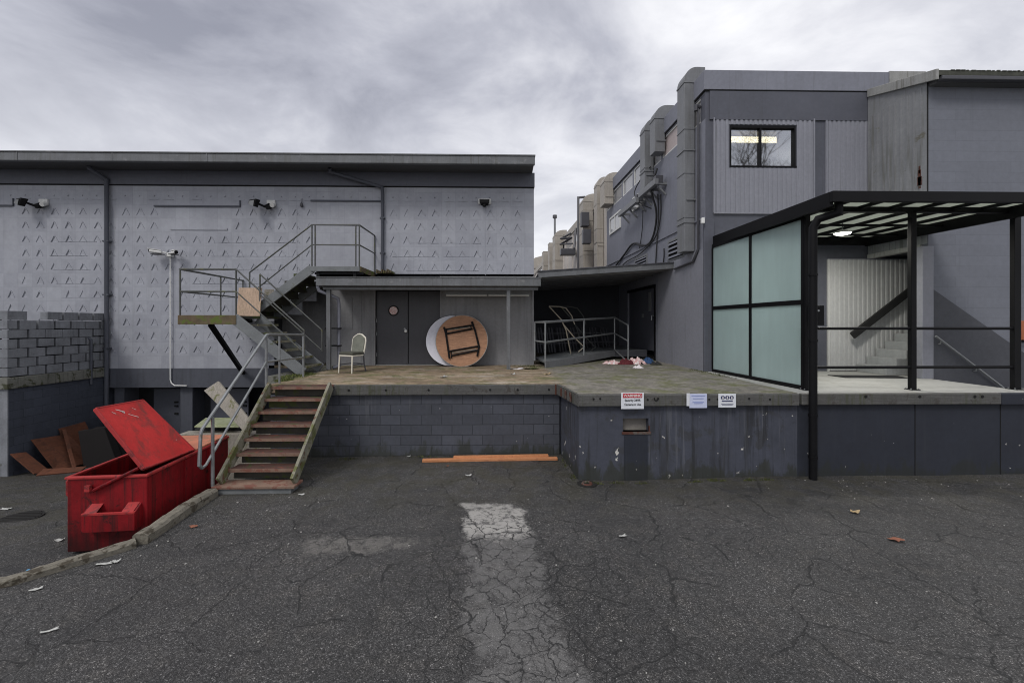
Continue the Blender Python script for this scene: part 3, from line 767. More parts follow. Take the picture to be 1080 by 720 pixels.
for z in (D+1.05, D+.6): mb.box(px_x(347,YC+.2)-.12, xx+.06, YC+.25, YC+.44, z, z+.03)
build_split(mb, 'bracket', 'black_metal', pc)
a, b = W(470.5, 310, YF-.5), W(558, 310, YF-.5)
t = thing('strip_light', 'unlit pale strip light fixed under the porch roof', 'strip light', ((a.x+b.x)/2, YF-.5, a.z))
MB().box(a.x, b.x, YF-.54, YF-.42, a.z, zc0+.02).build('tray', 'duct_metal', t)
for p_, q_ in ((a.x, a.x+(b.x-a.x)*.49), (a.x+(b.x-a.x)*.51, b.x)):
    MB().tube([(p_, YF-.5, a.z-.03), (q_, YF-.5, a.z-.03)], .035, 10).build('tube', 'tube_light_off', t, smooth=True)

# ------------------------------------------------------------------ loading docks
YL, YR = 8.39, 7.18
XJ, XK = W(590, 400, YL).x, W(610.3, 415, YR).x     # inner corner / outer corner
DL = -4.52
ld = thing('loading_dock', 'low painted block loading dock below the warehouse door', 'loading dock', (-1.7, YL, 0))
MB().hexa([(DL,YL,-.7),(XJ,YL,-.7),(XJ,YL+.25,-.7),(DL,YL+.25,-.7)], [(DL,YL,D-.2),(XJ,YL,D-.2),(XJ,YL+.25,D-.2),(DL,YL+.25,D-.2)]).build('wall', 'dock_block', ld)
MB().box(DL, DL+.2, YL+.25, YF+.3, -1.6, D-.16).build('side_wall', 'lower_wall_paint', ld)
MB().box(-5.35, DL, 9.75, YF+.3, D-.25, D-.005).build('side_slab', 'slab_moss', ld)
MB().box(DL-.02, XJ+.02, YL, YF+.1, D-.16, D).build('slab', 'dock_top', ld)
b = MB().box(-3.36, XJ-.01, YL-.09, YL, D-.2, D-.004).build('edge_beam', 'timber_grey', ld, bevel=.012)
mb = MB()
for px in (368, 407, 452, 517, 546, 579): k = W(px, 410.5, YL-.09); mb.cyl((k.x, YL-.07, D-.1), (k.x, YL-.098, D-.1), .022, 8)
build_split(mb, 'bolt', 'mortar_gap', b)
rd = thing('loading_dock', 'deep grey concrete loading dock with three small signs and rusty niche', 'loading dock', (4.5, YR, 0))
XT = 5.02
def side(y): return XK+(XJ-XK)*(y-YR)/(YL-YR)
niche = [W(657,441,YR), W(684,455,YR)]
nx0, nx1, nz1, nz0 = niche[0].x, niche[1].x, niche[0].z, niche[1].z
mb = MB(); zt2, zb2 = D-.2, -.5
for x0, x1, z0, z1 in ((XK,nx0,zb2,zt2),(nx1,XT,zb2,zt2),(nx0,nx1,nz1,zt2),(nx0,nx1,zb2,nz0)):
    mb.box(x0, x1, YR, YR+.3, z0, z1)
mb.hexa([(XK,YR+.3,zb2),(XK+.3,YR+.3,zb2),(XJ+.3,YL+.3,zb2),(XJ,YL+.3,zb2)], [(XK,YR+.3,zt2),(XK+.3,YR+.3,zt2),(XJ+.3,YL+.3,zt2),(XJ,YL+.3,zt2)])
mb.v = [Vector((XK+(XJ-XK)*(v.y-YR)/(YL-YR) if abs(v.x-XK) < 1e-6 and v.y > YR else v.x, v.y, v.z)) for v in mb.v]
mb.build('wall', 'dock_face', rd)
nb = MB().box(nx0-.01, nx1+.01, YR+.12, YR+.2, nz0-.01, nz1+.01).build('niche', 'bare_concrete', rd)
MB().box(nx0-.02, nx1+.04, YR-.02, YR+.13, nz0-.045, nz0+.0).build('niche_sill', 'rust_metal', rd, bevel=.008)
MB().box(nx1-.0, nx1+.02, YR-.012, YR+.02, nz0-.0, nz0+.10).build('niche_edge', 'rust_metal', rd)
MB().box(nx0+.02, nx1-.02, YR-.012, YR+.0, zb2, nz0-.06).build('panel', 'dock_end', rd)
o = MB().prism([(XJ,YL-.001,D-.2),(XK,YR,D-.2),(XT,YR,D-.2),(XT,19,D-.2),(XR,19,D-.2),(XR,YL-.001,D-.2),(XJ+.03,YL-.001,D-.2)], (0,0,.2)).build('slab', 'dock_top', rd)
bq = MB().box(XK-.02, XT-.02, YR-.09, YR-.002, D-.2, D-.004).build('edge_beam', 'timber_grey', rd, bevel=.012)
mb = MB()
for px in (626, 633, 683, 694, 748, 757, 790, 812): k = W(px, 421+random.uniform(-1,1), YR-.09); mb.cyl((k.x, YR-.07, k.z), (k.x, YR-.098, k.z), .018, 8)
mb.tube([(W(692,421,YR-.1).x+.03*math.cos(t), YR-.10, W(692,420,YR-.1).z+.035*math.sin(t)) for t in [R(-200+22*i) for i in range(11)]], .009, 6)
build_split(mb, 'bolt', 'mortar_gap', bq)
MB().hexa([(XK-.02,YR-.09,D-.2),(XK+.05,YR-.05,D-.2),(XJ+.05,YL-.02,D-.2),(XJ-.06,YL-.02,D-.2)], [(XK-.02,YR-.09,D-.005),(XK+.05,YR-.05,D-.005),(XJ+.05,YL-.02,D-.005),(XJ-.06,YL-.02,D-.005)]).build('edge_beam', 'timber_grey', rd)
mb = MB()
mb.box(XJ-.10, XJ-.07, YL-.1, YL-.02, D-.2, D)
for f in (.25,.5,.75):
    y = YR+(YL-YR)*f; xx = side(y)-.045
    mb.box(xx-.02, xx, y-.08, y+.05, D-.18, D-.03)
build_split(mb, 'bumper_plate', 'rust_metal', rd)
# platform under the steel canopy
HX, HY0, HY1 = 9.2, 7.62, 9.0
pf = thing('loading_dock', 'dark concrete platform carrying the black steel canopy', 'loading dock', (8, YR, 0))
MB().box(XT, 15, YR, YR+.3, -.5, D-.2).build('wall', 'dock_end', pf)
MB().prism([(XT,YR,D-.2),(15,YR,D-.2),(15,HY0,D-.2),(HX,HY0,D-.2),(HX,HY1+.1,D-.2),(15,HY1+.1,D-.2),(15,10.6,D-.2),(XT,10.6,D-.2)], (0,0,.2)).build('slab', 'concrete_light', pf)
b1 = px_x(1050, YR)
be = MB().box(XT+.02, b1, YR-.09, YR-.002, D-.19, D-.003).build('edge_beam', 'timber_grey', pf, bevel=.012)
MB().box(b1+.01, 15, YR-.085, YR-.002, D-.2, D-.006).build('edge_beam', 'dock_end', pf, bevel=.012)
mb = MB()
for px in (913, 970, 1028, 1036): k = W(px, 418, YR-.09); mb.cyl((k.x, YR-.07, k.z), (k.x, YR-.098, k.z), .025, 8)
build_split(mb, 'bolt', 'mortar_gap', be)
mb = MB()
for px in (965, 1055): mb.box(px_x(px,YR)-.006, px_x(px,YR)+.006, YR-.006, YR, -.3, D-.2)
build_split(mb, 'joint', 'mortar_gap', pf)
MB().box(HX-.15, HX, HY0, HY1, -.4, D-.2).build('stairwell_wall', 'dado_paint', pf)

# ------------------------------------------------------------------ steps up to the dock
XA, XB = -4.38, -3.22
st = thing('metal_stairs', 'rusty brown open steps with worn stringers climbing from asphalt to dock', 'stairs', (-3.8, 6.6, 0))
y0, rise, run = 6.62, (D-.10)/7, .205
tm = None
for i in range(8):
    z = .10+rise*i; y = y0+run*i
    if i == 7: y = 8.06; dd = YL-y
    else: dd = .27
    if i == 0:
        MB().box(XA-.06, XB+.03, y-.04, y+.26, z-.04, z).build('base_plate', 'rust_nosing', st, bevel=.006)
        MB().box(XA+.0, XB-.03, y-.01, y+.22, z-.13, z-.04).build('base_frame', 'steel_grey', st)
    else:
        t_ = MB().box(XA+.05, XB-.05, y, y+dd, z-.035, z).build('tread', 'rust_tread', st, bevel=.005)
        MB().box(XA+.05, XB-.05, y-.012, y-.001, z-.045, z+.004).build('nosing', 'rust_nosing', t_)
        MB().box(XA+.06, XB-.06, y+.12, y+.135, z-rise+.0, z-.036).build('riser', 'moss_tread', t_)
for xs in (XA+.02, XB-.02):
    MB().beam((xs, 6.66, .14), (xs, 8.10, D+.02), .05, .2).build('stringer', 'stringer_old', st, bevel=.006)
hr = MB()
xs = XA-.02
pA = Vector((xs-.06, 6.42, 1.02)); pB = Vector((xs-.02, 8.06, 2.37)); pC = Vector((xs-.05, 9.60, D+.94))
hr.tube([(xs-.06,6.42,.44), (xs-.06,6.36,.5), pA-Vector((0,.03,.06)), pA, pB, pB+Vector((0,.1,.01)), pC], .024)
hr.tube([(xs-.06,6.42,.44), (xs-.06,6.5,.46), (xs-.02,8.06,2.37-.5), pC-Vector((0,0,.5))], .02)
hr.cyl((xs-.04,6.62,.1), (xs-.04,6.62,1.16), .024, 8)
hr.cyl((xs-.02,8.06,D), (xs-.02,8.06,2.36), .024, 8); hr.cyl((xs-.03,8.55,D), (xs-.03,8.55,2.34), .02, 8); hr.cyl(pC-Vector((0,0,.94)), pC, .022, 8)
hr.build('handrail', 'rail_galv', st, smooth=True)

# ------------------------------------------------------------------ outside stair with two flights
Y1, Y2 = 9.9, 10.86           # lower flight
Y3, Y4 = 10.98, 12.22         # upper flight
ZL = E+.2
fe = thing('fire_escape', 'grey steel two-flight outside staircase with mossy landing on warehouse wall', 'stairs', (-6, 10, D))
xb, xt = W(319, 393, Y1).x, W(249, 333, Y1).x
xll = W(190, 333, Y1).x
n = 7
for i in range(1, n):
    z = D+(ZL-D)*i/n; x = xb+(xt-xb)*i/n
    t_ = MB().box(x-.02, x+.25, Y1+.03, Y2-.03, z-.04, z).build('tread', 'moss_tread', fe)
    MB().box(x+.25, x+.262, Y1+.03, Y2-.03, z-.045, z+.003).build('nosing', 'stringer_old', t_)
for y in (Y1, Y2):
    MB().beam((xb+.02, y, D+.06), (xt-.05, y, ZL-.06), .05, .24).build('stringer', 'steel_grey', fe, bevel=.006)
MB().box(xll, xt+.02, Y1, Y4, ZL-.05, ZL).build('landing', 'moss_tread', fe)
MB().box(xll-.03, xt+.02, Y1-.04, Y1, ZL-.2, ZL+.01).build('landing_edge', 'mossy_steel', fe, bevel=.008)
MB().box(xll-.04, xll, Y1, Y4, ZL-.2, ZL+.005).build('landing_edge', 'mossy_steel', fe, bevel=.008)
p0 = W(222, 341, Y1+.15)
MB().beam((p0.x, Y1+.15, ZL-.2), (W(256,393,YF-.05).x, YF-.03, W(256,393,YF).z), .09, .09).build('brace', 'black_metal', fe)
MB().beam((xll+.2, Y1+1.3, ZL-.1), (xll+.2, YF-.01, ZL-.1), .08, .1).build('bracket', 'black_metal', fe)
# upper flight and platform
xu0, xu1 = W(262, 333, Y3).x, W(329, 285, Y3).x
xpr = W(379, 285, Y3).x
ZU = W(350, 281, Y3).z
n = 7
for i in range(1, n):
    z = ZL+(ZU-ZL)*i/n; x = xu0+(xu1-xu0)*i/n
    t_ = MB().box(x-.25, x+.02, Y3+.03, Y4-.03, z-.04, z).build('tread', 'moss_tread', fe)
    MB().box(x-.25, x-.235, Y3+.03, Y4-.03, z-(ZU-ZL)/n, z-.041).build('riser', 'moss_tread', t_)
for y in (Y3, Y4):
    MB().beam((xu0-.02, y, ZL+.0), (xu1, y, ZU-.06), .05, .22).build('stringer', 'steel_grey', fe, bevel=.006)
MB().box(xu1, xpr, Y3+.01, Y4+.05, ZU-.06, ZU-.01).build('platform', 'moss_tread', fe)
MB().box(xu1-.02, xpr+.02, Y3-.05, Y3, ZU-.13, ZU+.0).build('platform_edge', 'steel_grey', fe, bevel=.008)
MB().box(xpr, xpr+.04, Y3-.03, Y4, ZU-.14, ZU).build('platform_edge', 'mossy_steel', fe)
mb = MB()
for x in (xu1+.15, xpr-.12): mb.box(x-.04, x+.04, Y3, YF, zc1+.0, ZU-.07)
for y in (Y3+.02,): mb.box(xu1+.06, xpr+.08, y, y+.07, ZU-.2, ZU-.14)
build_split(mb, 'bearer', 'black_metal', fe)
mb = MB()
for i in range(9): mb.box(xpr+.1+i*.055, xpr+.13+i*.055, YF-.25-.02*i, YF-.02, zl(289), zl(285+ (i%3)))
mb.build('debris', 'mossy_steel', fe)
# railings
r1 = MB(); H = 1.06; r = .019
slope = lambda x: D+(ZL-D)*(x-xb)/(xt-xb)
xe = xb+.04
for yy in (Y1, Y2):
    top = []
    r1.tube([(xt, yy, ZL+H), (xe, yy, slope(xe)+H)], r); r1.tube([(xt, yy, ZL+H*.52), (xe, yy, slope(xe)+H*.52)], r*.85)
    r1.cyl((xe, yy, slope(xe)+.05 if yy == Y1 else slope(xe)+H*.5), (xe, yy, slope(xe)+H), r, 8)
    r1.cyl((xt, yy, ZL-.1), (xt, yy, ZL+H), r, 8)
r1.tube([(xt, Y1, ZL+H), (xll, Y1, ZL+H), (xll, YF-.02, ZL+H-.02)], r)
r1.tube([(xt, Y1, ZL+H*.52), (xll, Y1, ZL+H*.52), (xll, YF-.02, ZL+H*.52)], r*.85)
for (x, y) in ((xll, Y1), (xll, 11.3), (xll, YF-.05)): r1.cyl((x, y, ZL-.1), (x, y, ZL+H), r, 8)
r1.build('railing', 'rail_dark', fe, smooth=True)
r2 = MB()
r2.tube([(xu0+.03, Y3, ZL+H+.06), (xu1, Y3, ZU+H), (xpr, Y3, ZU+H), (xpr, YF-.02, ZU+H)], r)
r2.tube([(xu0+.12, Y3, ZL+H*.5+.1), (xu1, Y3, ZU+H*.52), (xpr, Y3, ZU+H*.52), (xpr, YF-.02, ZU+H*.52)], r*.85)
for (x, z) in ((xu0+.03, ZL), (xu1, ZU-.1), (xu1+.08, ZU-.1), (xpr-.09, ZU-.1), (xpr, ZU-.1)):
    r2.cyl((x, Y3, z), (x, Y3, (ZL+H+.06) if z == ZL else ZU+H), r, 8)
r2.cyl((xpr, YF-.03, ZU), (xpr, YF-.03, ZU+H), r, 8)
r2.build('railing', 'rail_dark', fe, smooth=True)
def board(name, label, cat, corners, th, mat, bevel=.004):
    c = [Vector(p) for p in corners]; nn = (c[1]-c[0]).cross(c[3]-c[0]).normalized()*th
    mb = MB(); mb.hexa([p-nn/2 for p in c], [p+nn/2 for p in c])
    return tag(mb.build(name, mat, bevel=bevel), label, cat)
a, b = W(251, 333, 11.02-.16), W(275.5, 333, 11.02-.16)
board('plywood_board', 'beige plywood board standing upright on the mossy stair landing', 'board', [(a.x,10.8,ZL+.005),(b.x,10.8,ZL+.005),(b.x,10.9,ZL+.72),(a.x,10.9,ZL+.72)], .018, 'plywood_pale')
a, b = W(278, 320, 11.3), W(288, 320, 11.3)
board('plywood_board', 'smaller dark plywood scrap behind the upper stair flight rail', 'board', [(a.x,11.3,ZL+.25),(b.x,11.3,ZL+.4),(b.x,11.35,ZL+.72),(a.x,11.35,ZL+.72)], .018, 'board_grey')

# ------------------------------------------------------------------ left block wall
XW = W(113, 390, YF).x
Yc = WX(8, 400, XW).y
bw = thing('block_wall', 'grey block wall with open joints and stained ledge by the ramp', 'wall', (XW, 11, -1))
zt3, zs1, zs0 = E+.31, WX(8,398.5,XW).z, WX(8,410.3,XW).z
rows = 7; rh = (zt3-zs1)/rows; Ln = YF-Yc
mb = MB(); rnd = random.Random(11)
for r_ in range(rows):
    y = Yc+(0 if r_ % 2 == 0 else -.2); z0 = zs1+r_*rh
    while y < YF:
        y1 = min(y+.40, YF); ya = max(y, Yc+.0)
        if y1-ya > .06:
            skip = (r_ == rows-1 and WX(33,330,XW).y-.12 < (ya+y1)/2 < WX(49,330,XW).y+.12)
            if not skip:
                gp = .05 if rnd.random() < .85 else .012
                mb.box(XW-.18, XW-rnd.uniform(0,.005), ya+ (gp if ya > Yc+.01 else 0), y1, z0+rnd.choice((.006,.010,.018,.026)), z0+rh-.002)
        y += .40
for r_ in range(rows):
    z0 = zs1+r_*rh; x = XW-.2+(0 if r_ % 2 else -.2)
    for k in range(8):
        mb.box(max(XW-6, x-.395), x, Yc+.0, Yc+.18, z0+.006, z0+rh-.003); x -= .4
mb.build('blocks', 'block_paint', bw, bevel=.006)
MB().box(XW-.20, XW-.16, Yc+.2, YF, zs1, zt3-rh-.02).box(XW-4, XW-.3, Yc+.06, Yc+.15, zs1, zt3-.03).build('backing', 'mortar_gap', bw)
MB().box(XW-4, XW+.05, Yc-.05, YF-.05, zs0, zs1).build('ledge', 'slab_moss', bw, bevel=.012)
MB().box(XW-.25, XW-.003, Yc+.02, YF+.4, -1.6, zs0).build('lower_wall', 'lower_wall_paint', bw)
MB().box(XW-4, XW-.004, Yc, Yc+.1, -1.6, zs0).build('front_wall', 'block_paint', bw)
k = W(111, 358, YF-.3)
mb = MB(); mb.tube([(XW+.03, YF-.5, k.z-1.2), (XW+.03, YF-.5, k.z), (XW-.02, YF-.55, k.z+.06)], .03, 8)
tag(mb.build('vent_pipe', 'slab_paint', smooth=True), 'thin dark pipe at end of block wall beside the downpipe', 'pipe')

# ------------------------------------------------------------------ dumpster
zd = -.47
XF = Matrix.Translation((-5.70,5.70,zd)) @ Matrix.Rotation(R(5), 4, 'Z')
dw, dl, dh = .96, 1.96, 1.05
du = thing('dumpster', 'red steel dumpster with front lid propped open beside rusty steps', 'dumpster', (-5.3,6.6,zd))
mb = MB(XF); th = .03
mb.box(0,dw,0,th,.06,dh-.04); mb.box(0,dw,dl-th,dl,.06,dh-.04); mb.box(0,th,th,dl-th,.06,dh-.04); mb.box(dw-th,dw,th,dl-th,.06,dh-.04); mb.box(th,dw-th,th,dl-th,.06,.1)
mb.build('body', 'red_paint', du, bevel=.012)
mb = MB(XF); mb.box(-.02,dw+.02,-.02,.03,dh-.04,dh); mb.box(-.02,.03,.03,dl,dh-.04,dh); mb.box(dw-.03,dw+.02,.03,dl,dh-.04,dh); mb.box(.03,dw-.03,dl-.03,dl+.02,dh-.04,dh)
mb.build('rim', 'red_edge', du, bevel=.012)
mb = MB(XF)
for x in (.1, dw-.2): mb.box(x,x+.1,.1,.3,0,.07); mb.box(x,x+.1,dl-.3,dl-.1,0,.07)
build_split(mb, 'foot', 'black_metal', du)
mb = MB(XF); mb.box(th+.002,dw-th-.002,th+.002,dl-th-.002,.11,dh*.45); mb.build('rubbish', 'bin_inside', du)
mb = MB(XF); X0, X1, Z0, Z1, pr = .27,.90,.36,.68,.13      # fork pocket
mb.box(X0,X1,-pr,-pr+.02,Z0,Z1-.08); mb.box(X0,X1,-pr+.02,0,Z0,Z0+.02)
mb.prism([(X0,0,Z0+.02),(X0,-pr+.02,Z0+.02),(X0,-pr+.02,Z1-.08),(X0,0,Z1)], (.025,0,0)); mb.prism([(X1-.025,0,Z0+.02),(X1-.025,-pr+.02,Z0+.02),(X1-.025,-pr+.02,Z1-.08),(X1-.025,0,Z1)], (.025,0,0))
pk = mb.build('fork_pocket', 'red_paint', du, bevel=.006)
mb = MB(XF)
for xa in (X0+.025, X1-.165): mb.hexa([(xa,-pr+.005,Z1-.085),(xa+.14,-pr+.005,Z1-.085),(xa+.14,-.0,Z1-.005),(xa,-.0,Z1-.005)], [(xa,-pr+.005,Z1-.078),(xa+.14,-pr+.005,Z1-.078),(xa+.14,-.0,Z1+.004),(xa,-.0,Z1+.004)])
mb.hexa([(X0,-pr-.004,Z1-.10),(X1,-pr-.004,Z1-.10),(X1,-pr+.02,Z1-.078),(X0,-pr+.02,Z1-.078)],[(X0,-pr-.004,Z1-.078),(X1,-pr-.004,Z1-.078),(X1,-pr+.02,Z1-.072),(X0,-pr+.02,Z1-.072)])
build_split(mb, 'pocket_lip', 'red_edge', pk)
# open lid: hinged on the right rim, leaning up to the left
P1, P2 = Vector((-4.77,5.76,.65)), Vector((-4.86,6.80,.60)); Q1, Q2 = Vector((-5.40,5.76,1.45)), Vector((-5.50,6.62,1.41))
nn = (P2-P1).cross(Q1-P1).normalized()*.02
lid = MB().hexa([P1-nn,P2-nn,Q2-nn,Q1-nn],[P1+nn,P2+nn,Q2+nn,Q1+nn]).build('lid', 'red_lid', du, bevel=.008)
mb = MB()
for a, b in ((P1,P2),(Q1,Q2),(P1,Q1),(P2,Q2)): mb.beam(a,b,.022,.05, up=nn)
mb.build('lid_edge', 'red_edge', lid, bevel=.006)
mb = MB(); up = nn.normalized()
if up.z < 0: up = -up
def lp(s, t): a = P1+(P2-P1)*s; b = Q1+(Q2-Q1)*s; return a+(b-a)*t+up*.0225
for s0,t0,s1,t1,w in ((.30,.93,.42,.86,.02),(.36,.9,.40,.84,.012),(.45,.82,.58,.74,.012),(.62,.9,.66,.86,.01),(.2,.9,.24,.86,.012)):
    a, b = lp(s0,t0), lp(s1,t1); sd = (b-a).cross(up).normalized()*w/2
    mb.quad(a-sd*.3, a+sd, b+sd*.6, b-sd)
mb.build('scratch', 'scratch_white', lid)
mb = MB(XF); mb.box(.0,dw-.0,1.06,dl-.02,dh+.0,dh+.03); mb.build('lid', 'red_faded', du, bevel=.008)
MB().tube([XF@Vector((.33,-.02,.86)), XF@Vector((.36,-.04,.88)), P1+(Q1-P1)*.06+Vector((-.02,0,-.03))], .022, 8).build('prop_arm', 'red_paint', du, smooth=True)
MB().box(*[c for ax_ in zip(XF@Vector((.24,-.05,.86)), XF@Vector((.31,-.02,.94))) for c in ax_]).build('prop_bracket', 'red_edge', du)
hp = [XF@Vector(p) for p in ((-.02,.2,dh-.1),(-.13,.2,dh-.1),(-.16,.2,dh-.13),(-.16,.2,dh-.3),(-.13,.2,dh-.33),(-.02,.2,dh-.33))]
MB().tube(hp, .018, 8).build('handle', 'red_edge', du, smooth=True)
mb = MB(XF)
for y in (.75, 1.35): mb.box(dw, dw+.015, y, y+.06, .1, dh-.06)
build_split(mb, 'rib', 'red_paint', du)

# ------------------------------------------------------------------ kerb timbers
def kerb(pts, label, w=.17, h=.15, sink=.06):
    mb = MB(); rnd = random.Random(len(label)); prof = []
    P = []
    for (ax_, ay), (bx, by) in zip(pts, pts[1:]):
        nn_ = max(2, int(math.hypot(bx-ax_, by-ay)/.06))
        P += [(ax_+(bx-ax_)*i/nn_, ay+(by-ay)*i/nn_) for i in range(nn_)]
    P.append(pts[-1]); rings = []
    for i, (x, y) in enumerate(P):
        j = min(i, len(P)-2); dx, dy = P[j+1][0]-P[j][0], P[j+1][1]-P[j][1]; L = math.hypot(dx, dy); nx_, ny_ = -dy/L, dx/L
        e = .005
        ww = w/2*(1+.1*mnoise.noise(Vector((x*3,y*3,1)))); hh = h*(1+.13*mnoise.noise(Vector((x*4,y*4,5))))
        z0 = z_ground(x+.1, y)-sink if kerb_side(x,y) < .3 else 0
        z0 = 0-sink
        ring = [(x+nx_*ww*1.05,y+ny_*ww*1.05,z0-.5),(x+nx_*ww,y+ny_*ww,z0+hh*.85+rnd.uniform(-e,e)),(x+nx_*ww*.7,y+ny_*ww*.7,z0+hh+rnd.uniform(-e,e)),
                (x-nx_*ww*.6,y-ny_*ww*.6,z0+hh+rnd.uniform(-e,e)),(x-nx_*ww,y-ny_*ww,z0+hh*.8+rnd.uniform(-e,e)),(x-nx_*ww*1.08,y-ny_*ww*1.08,z0-.05)]
        rings.append(ring)
    o = len(mb.v)
    for rg in rings: mb.v += [Vector(p) for p in rg]
    k = 6
    for i in range(len(rings)-1):
        for j in range(k): mb.f.append([i*k+j, i*k+(j+1) % k, (i+1)*k+(j+1) % k, (i+1)*k+j])
    mb.f.append(list(range(k))); mb.f.append([(len(rings)-1)*k+j for j in range(k)])
    return tag(mb.build('kerb', 'timber_kerb'), label, 'kerb', 'old timber kerb beside the ramp')
kerb([(-6.1,3.86),(-4.90,4.36),(-4.30,5.08)], 'longer weathered kerb timber tapering off at the dumpster front', w=.12, h=.12)
kerb([(-4.28,5.12),(-4.36,5.9),(-4.40,6.55)], 'split crumbling kerb timber between dumpster and bottom step', w=.17, h=.16)

# ------------------------------------------------------------------ loose boards
def on_low(px, py, z): return WZ(px, py, z)
a = on_low(46, 499, -.80); xw = XW
board('plywood_sheet', 'large reddish plywood sheet leaning on the dark block wall', 'board', [(XW+.55,10.35,-.88),(XW+.75,11.15,-.95),(XW+.12,11.1,-.22),(XW+.05,10.3,-.15)], .02, 'plywood_dark')
board('plywood_offcut', 'narrow reddish board leaning left of the larger plywood sheet', 'board', [(XW+.5,9.95,-.84),(XW+.55,10.25,-.88),(XW+.1,10.15,-.40),(XW+.05,9.88,-.36)], .03, 'plywood_dark')
board('plywood_offcut', 'short brown board lying flat at the foot of the plywood sheet', 'board', [(XW+.6,9.9,-.86),(XW+1.25,10.25,-.89),(XW+1.2,10.45,-.84),(XW+.5,10.15,-.80)], .03, 'plywood_dark')
board('plywood_offcut', 'dark brown slab tilted behind the larger plywood sheet', 'board', [(XW+.42,10.9,-.92),(XW+.5,11.6,-.98),(XW+.05,11.6,-.02),(XW+.03,10.95,-.05)], .03, 'plywood_dark')
board('batten', 'thin brown batten propped across the plywood sheet', 'board', [(XW+.82,10.5,-.9),(XW+.84,10.57,-.9),(XW+.16,11.0,-.08),(XW+.14,10.93,-.08)], .03, 'plywood_dark')
mb = MB()
for k in range(5):
    y = 10.7+.28*k
    mb.hexa([(XW+.9,y,-1.0),(XW+1.5,y+.25,-1.0),(XW+1.5,y+.45,-1.0),(XW+.9,y+.2,-1.0)], [(XW+.75,y,-.05-.05*k),(XW+1.2,y+.2,.0-.04*k),(XW+1.2,y+.4,-.1),(XW+.75,y+.2,-.05)])
tag(mb.build('scrap_panels', 'bin_inside', bevel=.01), 'dark heap of panels behind the red dumpster', 'panels')
a = W(216,412,8.9); b = W(231,402,8.9); c = W(268,447,8.3); d = W(258,455,8.3)
board('plank', 'grey weathered plank leaning against the rusty steps', 'plank', [a, d, c, b], .05, 'board_grey', .006)
mb = MB(); k = W(229, 415, 8.72); 
sp_ = [W(228.5,409.5,8.78), W(233,410.5,8.74), W(235.5,416.5,8.66), W(233,414.5,8.68)]
a = W(205,450,8.6); b = W(262,448,8.6); c = W(258,440,9.6); d = W(218,440,9.6)
board('green_sheet', 'mossy green flat sheet lying behind the dumpster by the steps', 'sheet', [W(205,450,8.5), W(252,450,8.5), (W(252,441,9.5).x,9.5,W(252,441,9.5).z), (W(217,441,9.5).x,9.5,W(217,441,9.5).z)], .03, 'sheet_green')
xw0 = W(196,459,8.6); 
o = MB().box(W(189,461,8.5).x, -4.45, 8.5, 8.75, -.8, W(250,457,8.5).z).build('low_wall', 'board_grey', bevel=.01); tag(o, 'low pale retaining wall behind the dumpster beside the steps', 'wall')
mb = MB(); mb.box(W(205,455,8.9).x, W(255,455,8.9).x, 8.9, 9.5, -.8, W(220,452,8.9).z); tag(mb.build('bench_base', 'black_rubber', bevel=.01), 'dark support box under the mossy green sheet', 'box')

# planks by the dock wall
def plank(px0, py0, px1, py1, Y, label, w=.12, h=.06):
    a, b = W(px0, py0, Y), W(px1, py1, Y)
    mb = MB().beam((a.x, Y, a.z), (b.x, Y+.02, b.z), w, h)
    return tag(mb.build('plank', 'orange_plank', bevel=.006), label, 'plank', 'orange planks at the foot of the dock')
g0 = z_ground(-1,8)
a0, a1 = W(446,481,7.95).x, W(587,478,7.95).x
for x0_, x1_, Y_, z_, lb in ((px_x(446,8.05), px_x(588,8.05), 8.05, .03, 'longer orange plank lying in front of the other on the asphalt'),
                          (px_x(479,8.2), px_x(578,8.2), 8.135, .05, 'shorter orange plank tight against the block dock wall')):
    mb = MB().beam((x0_, Y_-.04, z_+z_ground(x0_,Y_)), (x1_, Y_+.03, z_+z_ground(x1_,Y_)+.005), .09, .05)
    tag(mb.build('plank', 'orange_plank', bevel=.006), lb, 'plank', 'orange planks at the foot of the dock')

